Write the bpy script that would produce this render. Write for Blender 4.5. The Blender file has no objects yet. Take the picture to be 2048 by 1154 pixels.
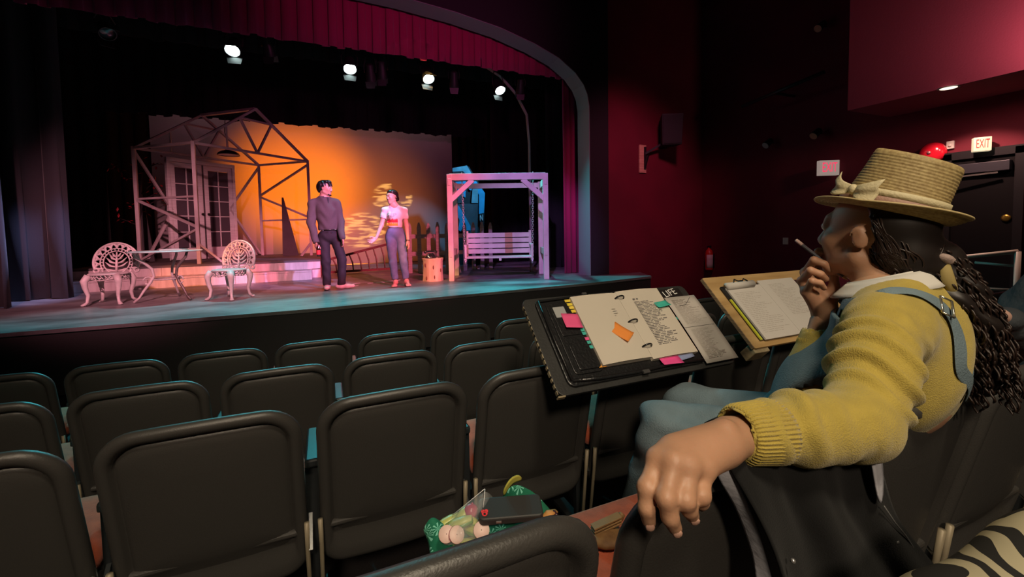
import bpy, bmesh, math, random
import numpy as np
from mathutils import Matrix, Vector, Euler

sc = bpy.context.scene
COL = sc.collection
rnd = random.Random(7)

# ------------------------------------------------------------------ camera
FPX, CX, CY = 860.0, 1024.0, 503.0          # focal length and principal point for a 2048 x 1154 frame
YAW, PITCH, ROLL = math.radians(23.5), math.radians(3.0), math.radians(1.0)
EYE = Vector((0, 0, 1.2))
_f = Vector((math.sin(YAW) * math.cos(PITCH), math.cos(YAW) * math.cos(PITCH), -math.sin(PITCH)))
_r0 = Vector((math.cos(YAW), -math.sin(YAW), 0))
_u0 = _r0.cross(_f)
_r = _r0 * math.cos(ROLL) - _u0 * math.sin(ROLL)
_u = _u0 * math.cos(ROLL) + _r0 * math.sin(ROLL)
cam_d = bpy.data.cameras.new('camera')
cam = bpy.data.objects.new('camera', cam_d)
COL.objects.link(cam)
cam_d.sensor_width = 36
cam_d.lens = FPX / 2048 * 36
cam_d.shift_y = -(577 - CY) / 2048
cam_d.clip_start = 0.02
m = Matrix.Identity(4)
for i in range(3):
    m[i][0], m[i][1], m[i][2], m[i][3] = _r[i], _u[i], -_f[i], EYE[i]
cam.matrix_world = m
sc.camera = cam

def ray(px, py):
    return _f + _r * ((px - CX) / FPX) + _u * ((CY - py) / FPX)
def W(px, py, z):
    return EYE + ray(px, py) * z
def onY(px, py, Y):
    d = ray(px, py); return EYE + d * (Y / d.y)
def onX(px, py, X):
    d = ray(px, py); return EYE + d * (X / d.x)
def onZ(px, py, Z):
    d = ray(px, py); return EYE + d * ((Z - EYE.z) / d.z)

# ------------------------------------------------------------------ colour management, world, lights
vs = sc.view_settings
vs.view_transform = 'Standard'
vs.look = 'None'
vs.gamma = 1
vs.use_curve_mapping = False
vs.exposure = 0.3
world = bpy.data.worlds.new('World')
sc.world = world
world.use_nodes = True
world.node_tree.nodes['Background'].inputs[0].default_value = (0.75, 0.62, 0.66, 1)
world.node_tree.nodes['Background'].inputs[1].default_value = 0.008

def look(o, target):
    d = Vector(target) - o.location
    o.rotation_euler = d.to_track_quat('-Z', 'Y').to_euler()
def spot(name, loc, target, power, col, deg=40, blend=0.4, size=0.08):
    d = bpy.data.lights.new(name, 'SPOT')
    d.energy, d.color, d.spot_size, d.spot_blend, d.shadow_soft_size = power, col, math.radians(deg), blend, size
    o = bpy.data.objects.new(name, d); COL.objects.link(o)
    o.location = loc; look(o, target)
    return o
def area(name, loc, target, power, col, sx=0.6, sy=None):
    d = bpy.data.lights.new(name, 'AREA')
    d.shape = 'RECTANGLE'; d.size = sx; d.size_y = sy or sx
    d.energy, d.color = power, col
    o = bpy.data.objects.new(name, d); COL.objects.link(o)
    o.location = loc; look(o, target)
    return o
DECK = 0.27
# front-of-house spots with coloured gels
spot('gel_spot_pink', (3.0, -1.0, 5.0), (1.0, 7.7, 1.3), 5200, (1.0, 0.15, 0.27), 24, .8, .12)
spot('gel_spot_rose', (-1.5, -1.0, 5.6), (-2.1, 8.3, 1.0), 3600, (1.0, 0.36, 0.44), 28, .7, .12)
spot('gel_spot_amber', (1.5, 1.0, 5.6), (-1.95, 9.3, 0.42), 3600, (1.0, 0.25, 0.05), 9, .3, .08)
spot('gel_spot_lavender', (4.5, -0.5, 5.6), (-0.75, 9.3, 0.4), 5200, (0.50, 0.40, 1.0), 10, .35, .08)
spot('gel_spot_violet', (-1.0, -0.5, 5.6), (3.5, 7.3, 1.2), 2200, (0.66, 0.30, 1.0), 18, .6, .1)
spot('gel_spot_orange', (-2.5, 0.5, 5.6), (1.8, 7.7, 0.5), 3600, (1.0, 0.38, 0.16), 6, .8, .1)
# amber wash, dim rose fill and leaf-pattern projector on the backcloth; blue on the scenery at the side
spot('cyc_amber', (-0.5, 16.4, 2.2), (-0.55, 13.0, 2.45), 1500, (1.0, 0.20, 0.002), 66, .9, .1)
spot('cyc_amber_low', (0.9, 16.4, 1.8), (0.95, 13.0, 1.75), 420, (1.0, 0.24, 0.03), 80, .9, .1)
area('cyc_fill', (0.0, 12.2, 4.9), (0.0, 13.0, 1.6), 11, (1.0, 0.50, 0.58), 7.0, .2)
spot('facade_blue', (4.4, 9.3, 3.9), (3.1, 11.0, 2.0), 300, (0.10, 0.55, 1.0), 46, .5, .06)
spot('wing_blue', (-1.2, 6.2, 4.6), (-4.0, 8.4, 0.75), 1500, (0.46, 0.48, 1.0), 19, 1.0, .1)
def gobo(loc, target, power, col):
    o = spot('leaf_projector', loc, target, power, col, 17, .1, .012)
    L = o.data; L.use_nodes = True; nt = L.node_tree; em = nt.nodes['Emission']
    tc = nt.nodes.new('ShaderNodeTexCoord'); sep = nt.nodes.new('ShaderNodeSeparateXYZ'); nt.links.new(tc.outputs['Normal'], sep.inputs[0])
    def mth(op, a, b=None):
        n = nt.nodes.new('ShaderNodeMath'); n.operation = op
        for k, x in enumerate((a, b)):
            if x is None: continue
            if isinstance(x, (int, float)): n.inputs[k].default_value = x
            else: nt.links.new(x, n.inputs[k])
        return n.outputs[0]
    u = mth('DIVIDE', sep.outputs['X'], sep.outputs['Z']); v = mth('DIVIDE', sep.outputs['Y'], sep.outputs['Z'])
    cb = nt.nodes.new('ShaderNodeCombineXYZ'); nt.links.new(mth('MULTIPLY', u, 26), cb.inputs[0]); nt.links.new(mth('MULTIPLY', v, 150), cb.inputs[1])
    ns = nt.nodes.new('ShaderNodeTexNoise'); ns.inputs['Scale'].default_value = 1.0; ns.inputs['Detail'].default_value = 1.5; nt.links.new(cb.outputs[0], ns.inputs['Vector'])
    tot = None
    for cu, cv, ru, rv in GOBO:
        d = mth('ADD', mth('POWER', mth('DIVIDE', mth('SUBTRACT', u, cu), ru), 2), mth('POWER', mth('DIVIDE', mth('SUBTRACT', v, cv), rv), 2))
        bl = mth('MAXIMUM', mth('SUBTRACT', 1.0, d), 0.0); tot = bl if tot is None else mth('MAXIMUM', tot, bl)
    edge = mth('MINIMUM', mth('MULTIPLY', tot, 4.0), 1.0)
    st = mth('MINIMUM', mth('MAXIMUM', mth('MULTIPLY', mth('SUBTRACT', ns.outputs['Fac'], .46), 9.0), 0.0), 1.0)
    nt.links.new(mth('MULTIPLY', mth('MULTIPLY', edge, st), 1.0), em.inputs['Strength'])
    return o
GOBO = [(.040, .040, .062, .046), (-.040, -.042, .058, .042)]
gobo((1.6, 3.0, 5.4), onY(756, 428, 13.0), 9000, (1.0, 0.56, 0.14))
# unseen lamps, no fixtures: house light on seats, added fill on wall, valance, bulkhead
spot('house_lamp', (0.3, -1.3, 4.6), (0.9, 0.8, 0.7), 300, (1.0, 0.84, 0.60), 78, .9, .3)
spot('house_lamp_rear', (-0.8, -3.2, 3.9), (0.7, 1.0, 0.6), 420, (1.0, 0.80, 0.58), 62, .9, .3)
spot('aisle_wall_fill', (4.0, 3.0, 5.2), (5.7, 7.0, 1.9), 420, (1.0, 0.22, 0.40), 44, 1.0, .3)
spot('valance_fill', (2.0, 2.5, 3.6), (1.8, 7.5, 4.65), 230, (1.0, 0.16, 0.50), 66, 1.0, .2)
spot('bulkhead_fill', (6.05, 1.35, 2.9), (6.6, 1.7, 3.15), 55, (1.0, 0.62, 0.55), 150, 1.0, .12)

# ------------------------------------------------------------------ materials
MATS = {}
def mat(name, col, rough=0.6, metal=0.0, spec=0.5, vary=None, bump=None, coat=0.0, emit=None, estr=0.0, trans=0.0, alpha=1.0, col2=None, sheen=0.0, ior=None):
    """procedural principled material. vary=(scale, amount) mottles the colour, bump=(scale, strength)."""
    if name in MATS: return MATS[name]
    m = bpy.data.materials.new(name); m.use_nodes = True
    nt = m.node_tree; b = nt.nodes['Principled BSDF']
    b.inputs['Base Color'].default_value = (*col, 1)
    b.inputs['Roughness'].default_value = rough
    b.inputs['Metallic'].default_value = metal
    b.inputs['Specular IOR Level'].default_value = spec
    b.inputs['Coat Weight'].default_value = coat
    b.inputs['Transmission Weight'].default_value = trans
    b.inputs['Alpha'].default_value = alpha
    b.inputs['Sheen Weight'].default_value = sheen
    if ior: b.inputs['IOR'].default_value = ior
    if emit:
        b.inputs['Emission Color'].default_value = (*emit, 1); b.inputs['Emission Strength'].default_value = estr
    tc = nt.nodes.new('ShaderNodeTexCoord')
    if vary:
        n = nt.nodes.new('ShaderNodeTexNoise'); n.inputs['Scale'].default_value = vary[0]; n.inputs['Detail'].default_value = 4
        nt.links.new(tc.outputs['Object'], n.inputs['Vector'])
        r = nt.nodes.new('ShaderNodeValToRGB')
        c2 = col2 or tuple(max(0, c * (1 - vary[1])) for c in col)
        r.color_ramp.elements[0].position = .35; r.color_ramp.elements[1].position = .68
        r.color_ramp.elements[0].color = (*c2, 1); r.color_ramp.elements[1].color = (*col, 1)
        nt.links.new(n.outputs['Fac'], r.inputs['Fac']); nt.links.new(r.outputs['Color'], b.inputs['Base Color'])
    if bump:
        n2 = nt.nodes.new('ShaderNodeTexNoise'); n2.inputs['Scale'].default_value = bump[0]; n2.inputs['Detail'].default_value = 3
        nt.links.new(tc.outputs['Object'], n2.inputs['Vector'])
        bp = nt.nodes.new('ShaderNodeBump'); bp.inputs['Strength'].default_value = bump[1]; bp.inputs['Distance'].default_value = .01
        nt.links.new(n2.outputs['Fac'], bp.inputs['Height']); nt.links.new(bp.outputs['Normal'], b.inputs['Normal'])
    MATS[name] = m
    return m
def wood(name, c1, c2, rough=.6, scale=4.0, stretch=(1, 1, 12), bump=.15):
    if name in MATS: return MATS[name]
    m = bpy.data.materials.new(name); m.use_nodes = True
    nt = m.node_tree; b = nt.nodes['Principled BSDF']; b.inputs['Roughness'].default_value = rough
    tc = nt.nodes.new('ShaderNodeTexCoord'); mp = nt.nodes.new('ShaderNodeMapping'); mp.inputs['Scale'].default_value = stretch
    nt.links.new(tc.outputs['Object'], mp.inputs['Vector'])
    n = nt.nodes.new('ShaderNodeTexNoise'); n.inputs['Scale'].default_value = scale; n.inputs['Detail'].default_value = 6
    nt.links.new(mp.outputs['Vector'], n.inputs['Vector'])
    r = nt.nodes.new('ShaderNodeValToRGB'); r.color_ramp.elements[0].position = .32; r.color_ramp.elements[1].position = .66
    r.color_ramp.elements[0].color = (*c1, 1); r.color_ramp.elements[1].color = (*c2, 1)
    nt.links.new(n.outputs['Fac'], r.inputs['Fac']); nt.links.new(r.outputs['Color'], b.inputs['Base Color'])
    bp = nt.nodes.new('ShaderNodeBump'); bp.inputs['Strength'].default_value = bump; bp.inputs['Distance'].default_value = .005
    nt.links.new(n.outputs['Fac'], bp.inputs['Height']); nt.links.new(bp.outputs['Normal'], b.inputs['Normal'])
    MATS[name] = m
    return m

# ------------------------------------------------------------------ mesh building
def vec(p): return Vector(p)
def frame_of(d, up=(0, 0, 1)):
    d = Vector(d).normalized(); up = Vector(up)
    if abs(d.dot(up.normalized())) > .98: up = Vector((1, 0, 0)) if abs(d.x) < .9 else Vector((0, 1, 0))
    s = d.cross(up).normalized(); t = s.cross(d).normalized()
    return d, s, t
class MB:
    def __init__(s): s.v = []; s.f = []
    def add(s, vs_, fs):
        o = len(s.v); s.v += [tuple(p) for p in vs_]; s.f += [tuple(i + o for i in f) for f in fs]; return s
    def box(s, c, size, ax=None):
        c = Vector(c); hx, hy, hz = size[0] / 2, size[1] / 2, size[2] / 2
        X, Y, Z = ax if ax else (Vector((1, 0, 0)), Vector((0, 1, 0)), Vector((0, 0, 1)))
        p = [c + X * (hx * i) + Y * (hy * j) + Z * (hz * k) for k in (-1, 1) for j in (-1, 1) for i in (-1, 1)]
        return s.add(p, [(0, 2, 3, 1), (4, 5, 7, 6), (0, 1, 5, 4), (2, 6, 7, 3), (0, 4, 6, 2), (1, 3, 7, 5)])
    def bx(s, x0, x1, y0, y1, z0, z1):
        return s.box(((x0 + x1) / 2, (y0 + y1) / 2, (z0 + z1) / 2), (abs(x1 - x0), abs(y1 - y0), abs(z1 - z0)))
    def bar(s, a, b, w, h=None, up=(0, 0, 1), ext=0):
        a, b = Vector(a), Vector(b); d, sd, t = frame_of(b - a, up); h = h or w
        return s.box((a + b) / 2, ((b - a).length + 2 * ext, w, h), (d, sd, t))
    def tube(s, pts, r, n=8, closed=False, cap=True, flat=1.0, up=(0, 0, 1)):
        pts = [Vector(p) for p in pts]; N = len(pts)
        rr = r if isinstance(r, (list, tuple)) else [r] * N
        vs_, fs = [], []
        prev = None
        for i, p in enumerate(pts):
            if closed: d = pts[(i + 1) % N] - pts[i - 1]
            else: d = pts[min(i + 1, N - 1)] - pts[max(i - 1, 0)]
            if d.length < 1e-9: d = Vector((0, 0, 1))
            d.normalize()
            if prev is None: _, sd, t = frame_of(d, up)
            else:
                sd = prev - d * prev.dot(d)
                sd = sd.normalized() if sd.length > 1e-6 else frame_of(d, up)[1]
                t = sd.cross(d).normalized()
            prev = sd
            for k in range(n):
                a = 2 * math.pi * k / n
                vs_.append(p + sd * (math.cos(a) * rr[i]) + t * (math.sin(a) * rr[i] * flat))
        for i in range(N if closed else N - 1):
            j = (i + 1) % N
            for k in range(n):
                l = (k + 1) % n
                fs.append((i * n + k, i * n + l, j * n + l, j * n + k))
        if cap and not closed:
            fs.append(tuple(range(n - 1, -1, -1))); fs.append(tuple((N - 1) * n + k for k in range(n)))
        return s.add(vs_, fs)
    def lathe(s, prof, c=(0, 0, 0), n=24, ax=None, sx=1.0, sy=1.0, cap=True):
        c = Vector(c); X, Y, Z = ax if ax else (Vector((1, 0, 0)), Vector((0, 1, 0)), Vector((0, 0, 1)))
        vs_, fs = [], []
        for r, z in prof:
            for k in range(n):
                a = 2 * math.pi * k / n
                vs_.append(c + X * (r * sx * math.cos(a)) + Y * (r * sy * math.sin(a)) + Z * z)
        for i in range(len(prof) - 1):
            for k in range(n):
                l = (k + 1) % n
                fs.append((i * n + k, i * n + l, (i + 1) * n + l, (i + 1) * n + k))
        if cap:
            fs.append(tuple(range(n - 1, -1, -1))); fs.append(tuple((len(prof) - 1) * n + k for k in range(n)))
        return s.add(vs_, fs)
    def prism(s, poly, d):
        """poly: list of 3-D points (planar), extruded by the vector d"""
        poly = [Vector(p) for p in poly]; d = Vector(d); n = len(poly)
        vs_ = poly + [p + d for p in poly]
        fs = [tuple(range(n - 1, -1, -1)), tuple(range(n, 2 * n))] + [(i, (i + 1) % n, (i + 1) % n + n, i + n) for i in range(n)]
        return s.add(vs_, fs)
    def grid(s, fn, nu, nv, cu=False):
        vs_ = [fn(i / (nu if cu else nu - 1), j / (nv - 1)) for j in range(nv) for i in range(nu)]
        fs = []
        for j in range(nv - 1):
            for i in range(nu if cu else nu - 1):
                k = (i + 1) % nu
                fs.append((j * nu + i, j * nu + k, (j + 1) * nu + k, (j + 1) * nu + i))
        return s.add(vs_, fs)
    def ball(s, c, r, n=12, m_=8, sc_=(1, 1, 1), ax=None):
        prof = [(max(1e-4, math.sin(math.pi * i / m_)) * r, -math.cos(math.pi * i / m_) * r * sc_[2]) for i in range(m_ + 1)]
        return s.lathe(prof, c, n, ax, sc_[0], sc_[1])
    def mesh(s, name, o=(0, 0, 0)):
        me = bpy.data.meshes.new(name)
        ox, oy, oz = o
        me.from_pydata([(x - ox, y - oy, z - oz) for x, y, z in s.v], [], s.f)
        me.validate(); me.update()
        bm = bmesh.new(); bm.from_mesh(me)
        bmesh.ops.recalc_face_normals(bm, faces=bm.faces[:])
        bm.to_mesh(me); bm.free()
        return me
    def build(s, name, material, parent=None, smooth=False, bevel=0, solid=0, kind=None, auto=None):
        return link(s.mesh(name, wloc(parent)), name, material, parent, smooth, bevel, solid, kind, auto)
def wloc(o):
    p = Vector((0, 0, 0))
    while o is not None: p = p + o.location; o = o.parent
    return p
def link(me, name, material, parent=None, smooth=False, bevel=0, solid=0, kind=None, auto=None):
    o = bpy.data.objects.new(name, me); COL.objects.link(o)
    if material is not None and not me.materials: me.materials.append(material)
    if smooth or auto:
        for p in me.polygons: p.use_smooth = True
    if auto:
        bm = bmesh.new(); bm.from_mesh(me)
        for e in bm.edges:
            if len(e.link_faces) == 2 and e.calc_face_angle(0) > auto: e.smooth = False
        bm.to_mesh(me); bm.free()
    if solid:
        md = o.modifiers.new('thickness', 'SOLIDIFY'); md.thickness = solid
    if bevel:
        md = o.modifiers.new('bevel', 'BEVEL'); md.width = bevel; md.segments = 2; md.limit_method = 'ANGLE'
    if parent is not None: o.parent = parent
    if kind: o['kind'] = kind
    return o
def thing(name, label, cat, loc=(0, 0, 0), group=None):
    o = bpy.data.objects.new(name, None); COL.objects.link(o)
    o.empty_display_size = .1; o.location = loc
    tag(o, label, cat, group)
    return o
def tag(o, label, cat, group=None):
    o['label'] = label; o['category'] = cat
    if group: o['group'] = group
    return o
def copy_tree(o, parent=None):
    c = o.copy(); COL.objects.link(c)
    if parent is not None: c.parent = parent
    for ch in [x for x in COL.objects if x.parent == o]: copy_tree(ch, c)
    return c
def text_mb(body, origin, X, Y, height, depth=.002, width=None):
    cu = bpy.data.curves.new('lettering', 'FONT'); cu.body = body; cu.extrude = 0
    cu.align_x = 'CENTER'; cu.align_y = 'CENTER'
    ob = bpy.data.objects.new('lettering', cu); COL.objects.link(ob)
    bpy.context.view_layer.update()
    me = bpy.data.meshes.new_from_object(ob)
    X, Y = Vector(X).normalized(), Vector(Y).normalized(); Z = X.cross(Y)
    zs = [v.co.y for v in me.vertices]; k = height / max(1e-6, max(zs) - min(zs))
    xs_ = [v.co.x for v in me.vertices]; kx = k if width is None else width / max(1e-6, max(xs_) - min(xs_))
    b = MB(); b.add([Vector(origin) + X * (v.co.x * kx) + Y * (v.co.y * k) + Z * depth for v in me.vertices], [tuple(p.vertices) for p in me.polygons])
    bpy.data.objects.remove(ob); bpy.data.curves.remove(cu); bpy.data.meshes.remove(me)
    return b

# ------------------------------------------------------------------ signed-distance modelling for bodies and cloth
class SDF:
    def __init__(s, lo, hi, h):
        s.lo = np.array(lo, float); s.h = h
        s.n = np.ceil((np.array(hi, float) - s.lo) / h).astype(int) + 1
        s.d = np.full(tuple(s.n), 0.3, np.float32)
    def _sub(s, lo, hi):
        a = np.clip(np.floor((np.array(lo) - s.lo) / s.h).astype(int), 0, s.n); b = np.clip(np.ceil((np.array(hi) - s.lo) / s.h).astype(int) + 1, 0, s.n)
        if (b <= a).any(): return None
        g = [(s.lo[i] + s.h * np.arange(a[i], b[i])).astype(np.float32) for i in range(3)]
        return (slice(a[0], b[0]), slice(a[1], b[1]), slice(a[2], b[2])), g[0][:, None, None], g[1][None, :, None], g[2][None, None, :]
    def _mix(s, sl, e, k, op):
        a = s.d[sl]
        if op == 'add':
            if k <= 0: s.d[sl] = np.minimum(a, e)
            else:
                h = np.clip(.5 + .5 * (a - e) / k, 0, 1); s.d[sl] = a * (1 - h) + e * h - k * h * (1 - h)
        elif op == 'sub':
            e = -e
            if k <= 0: s.d[sl] = np.maximum(a, e)
            else:
                h = np.clip(.5 - .5 * (a - e) / k, 0, 1); s.d[sl] = a * (1 - h) + e * h + k * h * (1 - h)
    def cap(s, a, b, r1, r2=None, k=.01, op='add', flat=None):
        r2 = r1 if r2 is None else r2
        a, b = np.array(a, float), np.array(b, float); R = max(r1, r2) + max(k, 0) * 1.5 + .03
        q = s._sub(np.minimum(a, b) - R, np.maximum(a, b) + R)
        if q is None: return s
        sl, x, y, z = q; ba = b - a; L = max(1e-9, ba @ ba)
        x, y, z = x - a[0], y - a[1], z - a[2]
        t = np.clip((x * ba[0] + y * ba[1] + z * ba[2]) / L, 0, 1)
        dx, dy, dz = x - t * ba[0], y - t * ba[1], z - t * ba[2]
        if flat is None: e = np.sqrt(dx * dx + dy * dy + dz * dz) - (r1 + (r2 - r1) * t)
        else:                                    # flat = (axis, factor): squashed along an axis
            ax, fc = np.array(flat[0], float), flat[1]; ax /= np.linalg.norm(ax)
            c = dx * ax[0] + dy * ax[1] + dz * ax[2]
            d2 = dx * dx + dy * dy + dz * dz - c * c + (c / fc) ** 2
            e = (np.sqrt(np.maximum(d2, 0)) - (r1 + (r2 - r1) * t)) * min(1, fc + .25)
        s._mix(sl, e, k, op); return s
    def chain(s, pts, rs, k=.01, op='add', flat=None):
        for i in range(len(pts) - 1): s.cap(pts[i], pts[i + 1], rs[i], rs[i + 1], k, op, flat)
        return s
    def ell(s, c, r, ax=None, k=.01, op='add'):
        c = np.array(c, float); r = np.array(r, float); R = r.max() + max(k, 0) * 1.5 + .03
        q = s._sub(c - R, c + R)
        if q is None: return s
        sl, x, y, z = q; x, y, z = x - c[0], y - c[1], z - c[2]
        if ax is None: p = [x, y, z]
        else: p = [x * A[0] + y * A[1] + z * A[2] for A in [np.array(v, float) for v in ax]]
        k0 = np.sqrt(sum((p[i] / r[i]) ** 2 for i in range(3))); k1 = np.sqrt(sum((p[i] / r[i] ** 2) ** 2 for i in range(3)))
        e = k0 * (k0 - 1) / np.maximum(k1, 1e-6)
        s._mix(sl, e.astype(np.float32), k, op); return s
    def cut(s, p, n, k=0):
        """keep the side the normal n points away from"""
        p, n = np.array(p, float), np.array(n, float); n = n / np.linalg.norm(n)
        x, y, z = [(s.lo[i] + s.h * np.arange(s.n[i])).astype(np.float32) for i in range(3)]
        e = (x[:, None, None] - p[0]) * n[0] + (y[None, :, None] - p[1]) * n[1] + (z[None, None, :] - p[2]) * n[2]
        s.d = np.maximum(s.d, e) if k <= 0 else s._smax(s.d, e, k); return s
    def _smax(s, a, e, k):
        h = np.clip(.5 - .5 * (a - e) / k, 0, 1); return a * (1 - h) + e * h + k * h * (1 - h)
    def copy(s):
        o = SDF.__new__(SDF); o.lo, o.h, o.n, o.d = s.lo, s.h, s.n, s.d.copy(); return o
    def verts_faces(s):
        d = s.d; neg = d < 0
        n = s.n
        c = np.zeros(tuple(n - 1), np.int8)
        for i in (0, 1):
            for j in (0, 1):
                for k in (0, 1): c += neg[i:n[0] - 1 + i, j:n[1] - 1 + j, k:n[2] - 1 + k]
        act = (c > 0) & (c < 8)
        idx = np.argwhere(act); m_ = len(idx)
        num = np.full(tuple(n - 1), -1, np.int32); num[act] = np.arange(m_)
        acc = np.zeros((m_, 3)); cnt = np.zeros(m_)
        cs = [(i, j, k) for i in (0, 1) for j in (0, 1) for k in (0, 1)]
        val = {q: d[idx[:, 0] + q[0], idx[:, 1] + q[1], idx[:, 2] + q[2]].astype(float) for q in cs}
        for p in cs:
            for ax in range(3):
                if p[ax]: continue
                q = list(p); q[ax] = 1; q = tuple(q)
                a, b = val[p], val[q]; ok = (a < 0) != (b < 0)
                t = np.where(ok, a / np.where(ok, a - b, 1), 0)
                pos = np.array(p, float)[None, :] + np.zeros((m_, 1)); pos[:, ax] += t
                acc[ok] += pos[ok]; cnt[ok] += 1
        v = (idx + acc / cnt[:, None]) * s.h + s.lo
        faces = []
        for ax in range(3):
            o1, o2 = (ax + 1) % 3, (ax + 2) % 3
            sa = [slice(None)] * 3; sb = [slice(None)] * 3
            sa[ax] = slice(0, n[ax] - 1); sb[ax] = slice(1, n[ax])
            ed = neg[tuple(sa)] != neg[tuple(sb)]
            e = np.argwhere(ed)
            e = e[(e[:, o1] > 0) & (e[:, o2] > 0) & (e[:, o1] < n[o1] - 1) & (e[:, o2] < n[o2] - 1)]
            if not len(e): continue
            def g(a, b):
                q = e.copy(); q[:, o1] -= a; q[:, o2] -= b; return num[q[:, 0], q[:, 1], q[:, 2]]
            quad = np.stack([g(0, 0), g(1, 0), g(1, 1), g(0, 1)], 1)
            fl = neg[e[:, 0], e[:, 1], e[:, 2]]
            quad[~fl] = quad[~fl][:, ::-1]
            faces.append(quad)
        return v, np.concatenate(faces)
    def build(s, name, material, parent=None, smooth_it=1, disp=None):
        v, f = s.verts_faces()
        if smooth_it: v = relax(v, f, smooth_it)
        if disp is not None:
            v = v + disp(v, vnormals(v, f))
        return np_mesh(name, v, f, material, parent)
def relax(v, f, it):
    e = np.concatenate([f[:, [0, 1]], f[:, [1, 2]], f[:, [2, 3]], f[:, [3, 0]]])
    for _ in range(it):
        a = np.zeros_like(v); c = np.zeros(len(v))
        np.add.at(a, e[:, 0], v[e[:, 1]]); np.add.at(a, e[:, 1], v[e[:, 0]]); np.add.at(c, e[:, 0], 1); np.add.at(c, e[:, 1], 1)
        v = v * .5 + .5 * a / np.maximum(c, 1)[:, None]
    return v
def vnormals(v, f):
    n = np.cross(v[f[:, 2]] - v[f[:, 0]], v[f[:, 3]] - v[f[:, 1]]); N = np.zeros_like(v)
    for i in range(4): np.add.at(N, f[:, i], n)
    return N / np.maximum(np.linalg.norm(N, axis=1), 1e-9)[:, None]
def np_mesh(name, v, f, material, parent=None):
    o = wloc(parent); v = v - np.array(o)[None, :]
    me = bpy.data.meshes.new(name)
    me.vertices.add(len(v)); me.vertices.foreach_set('co', v.astype(np.float32).ravel())
    k = f.shape[1]
    me.loops.add(len(f) * k); me.loops.foreach_set('vertex_index', f.astype(np.int32).ravel())
    me.polygons.add(len(f)); me.polygons.foreach_set('loop_start', (np.arange(len(f)) * k).astype(np.int32))
    me.polygons.foreach_set('use_smooth', np.ones(len(f), bool))
    me.update(); me.validate()
    return link(me, name, material, parent)
def join_np(parts):
    vs_, fs, o = [], [], 0
    for v, f in parts: vs_.append(v); fs.append(f + o); o += len(v)
    return np.concatenate(vs_), np.concatenate(fs)

# ================================================================== the hall
def struct(name, mb, material, **k):
    o = mb.build(name, material, None, **k); o['kind'] = 'structure'; return o
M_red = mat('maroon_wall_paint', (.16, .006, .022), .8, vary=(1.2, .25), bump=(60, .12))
M_black = mat('black_stage_paint', (.007, .0068, .0075), .8, bump=(40, .15))
M_grey = mat('grey_reveal_paint', (.17, .17, .18), .85, bump=(30, .15))
M_carpet = mat('dark_carpet', (.012, .009, .01), .95, bump=(120, .4))
M_ceil = mat('black_ceiling_paint', (.006, .005, .006), .9)
M_face = mat('stage_front_black', (.034, .031, .031), .75, bump=(70, .2))
ROW_Y = {1: 3.40, 2: 2.42, 3: 1.48, 4: .46, 5: -.5}
ROW_TOP = {1: .400, 2: .508, 3: .645, 4: .812, 5: .98}
FLOOR = {k: v - .85 for k, v in ROW_TOP.items()}
# stepped house floor
fl = MB()
edges = [(5.6, FLOOR[1]), (3.38, FLOOR[1]), (2.42, FLOOR[2]), (1.48, FLOOR[3]), (.42, FLOOR[4]), (-.55, FLOOR[5])]
ys = [7.0, 3.36, 2.38, 1.44, .40, -.56, -4.0]
zs = [FLOOR[1], FLOOR[1], FLOOR[2], FLOOR[3], FLOOR[4], FLOOR[5]]
for i in range(6):
    fl.bx(-6.5, 7.6, ys[i + 1], ys[i], -1.0, zs[i])
struct('floor', fl, M_carpet)
struct('ceiling', MB().bx(-6.7, 8.2, -4, 17.4, 6.5, 6.7), M_ceil)
struct('wall_back', MB().bx(-6.7, 8.0, -4.2, -4, -1, 6.5), M_red)
struct('wall_left', MB().bx(-6.7, -6.5, -4, 17.2, -1, 6.5), M_black)
struct('wall_right', MB().bx(7.6, 7.8, -4, 7.4, -1, 6.5), M_red)
struct('wall_stage', MB().bx(5.13, 7.6, 7.0, 7.4, -1, 6.5), M_red)
struct('wall_rear', MB().bx(-6.7, 8.0, 17.2, 17.4, -1, 6.5), M_black)
struct('wall_wing', MB().bx(7.2, 7.4, 7.4, 17.2, -1, 6.5), M_black)
# proscenium arch: black face with a rounded head, grey reveal
half = [(4.70, DECK - .3), (4.70, 2.0), (4.70, 3.5), (4.66, 3.72), (4.58, 3.89), (4.40, 4.09), (4.05, 4.31), (3.56, 4.49), (2.9, 4.66), (2.1, 4.78), (1.2, 4.86), (.6, 4.88)]
outr = [(5.13, DECK - .3), (5.13, 2.0), (5.13, 3.8), (5.13, 5.0), (5.13, 6.5), (4.75, 6.5), (4.3, 6.5), (3.7, 6.5), (3.0, 6.5), (2.1, 6.5), (1.2, 6.5), (.6, 6.5)]
pts = half + [(.2 - x, z) for x, z in half[-2::-1]]
outs = outr + [(.2 - x, z) for x, z in outr[-2::-1]]
outs = [(x if x > -3.9 else -6.5, z) for x, z in outs]
n = len(pts); pm = MB()
fr = [(x, 7.0, z) for x, z in pts] + [(x, 7.0, z) for x, z in outs] + [(x, 7.4, z) for x, z in pts] + [(x, 7.4, z) for x, z in outs]
fc = []
for i in range(n - 1):
    fc += [(i, i + 1, n + i + 1, n + i), (2 * n + i, 3 * n + i, 3 * n + i + 1, 2 * n + i + 1)]
pm.add(fr, fc)
struct('trim_1', pm, M_black)
rv = MB(); rv.add([(x, 6.998, z) for x, z in pts] + [(x, 7.405, z) for x, z in pts], [(i, i + 1, n + i + 1, n + i) for i in range(n - 1)])
struct('trim_2', rv, M_grey, solid=.012)
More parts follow.
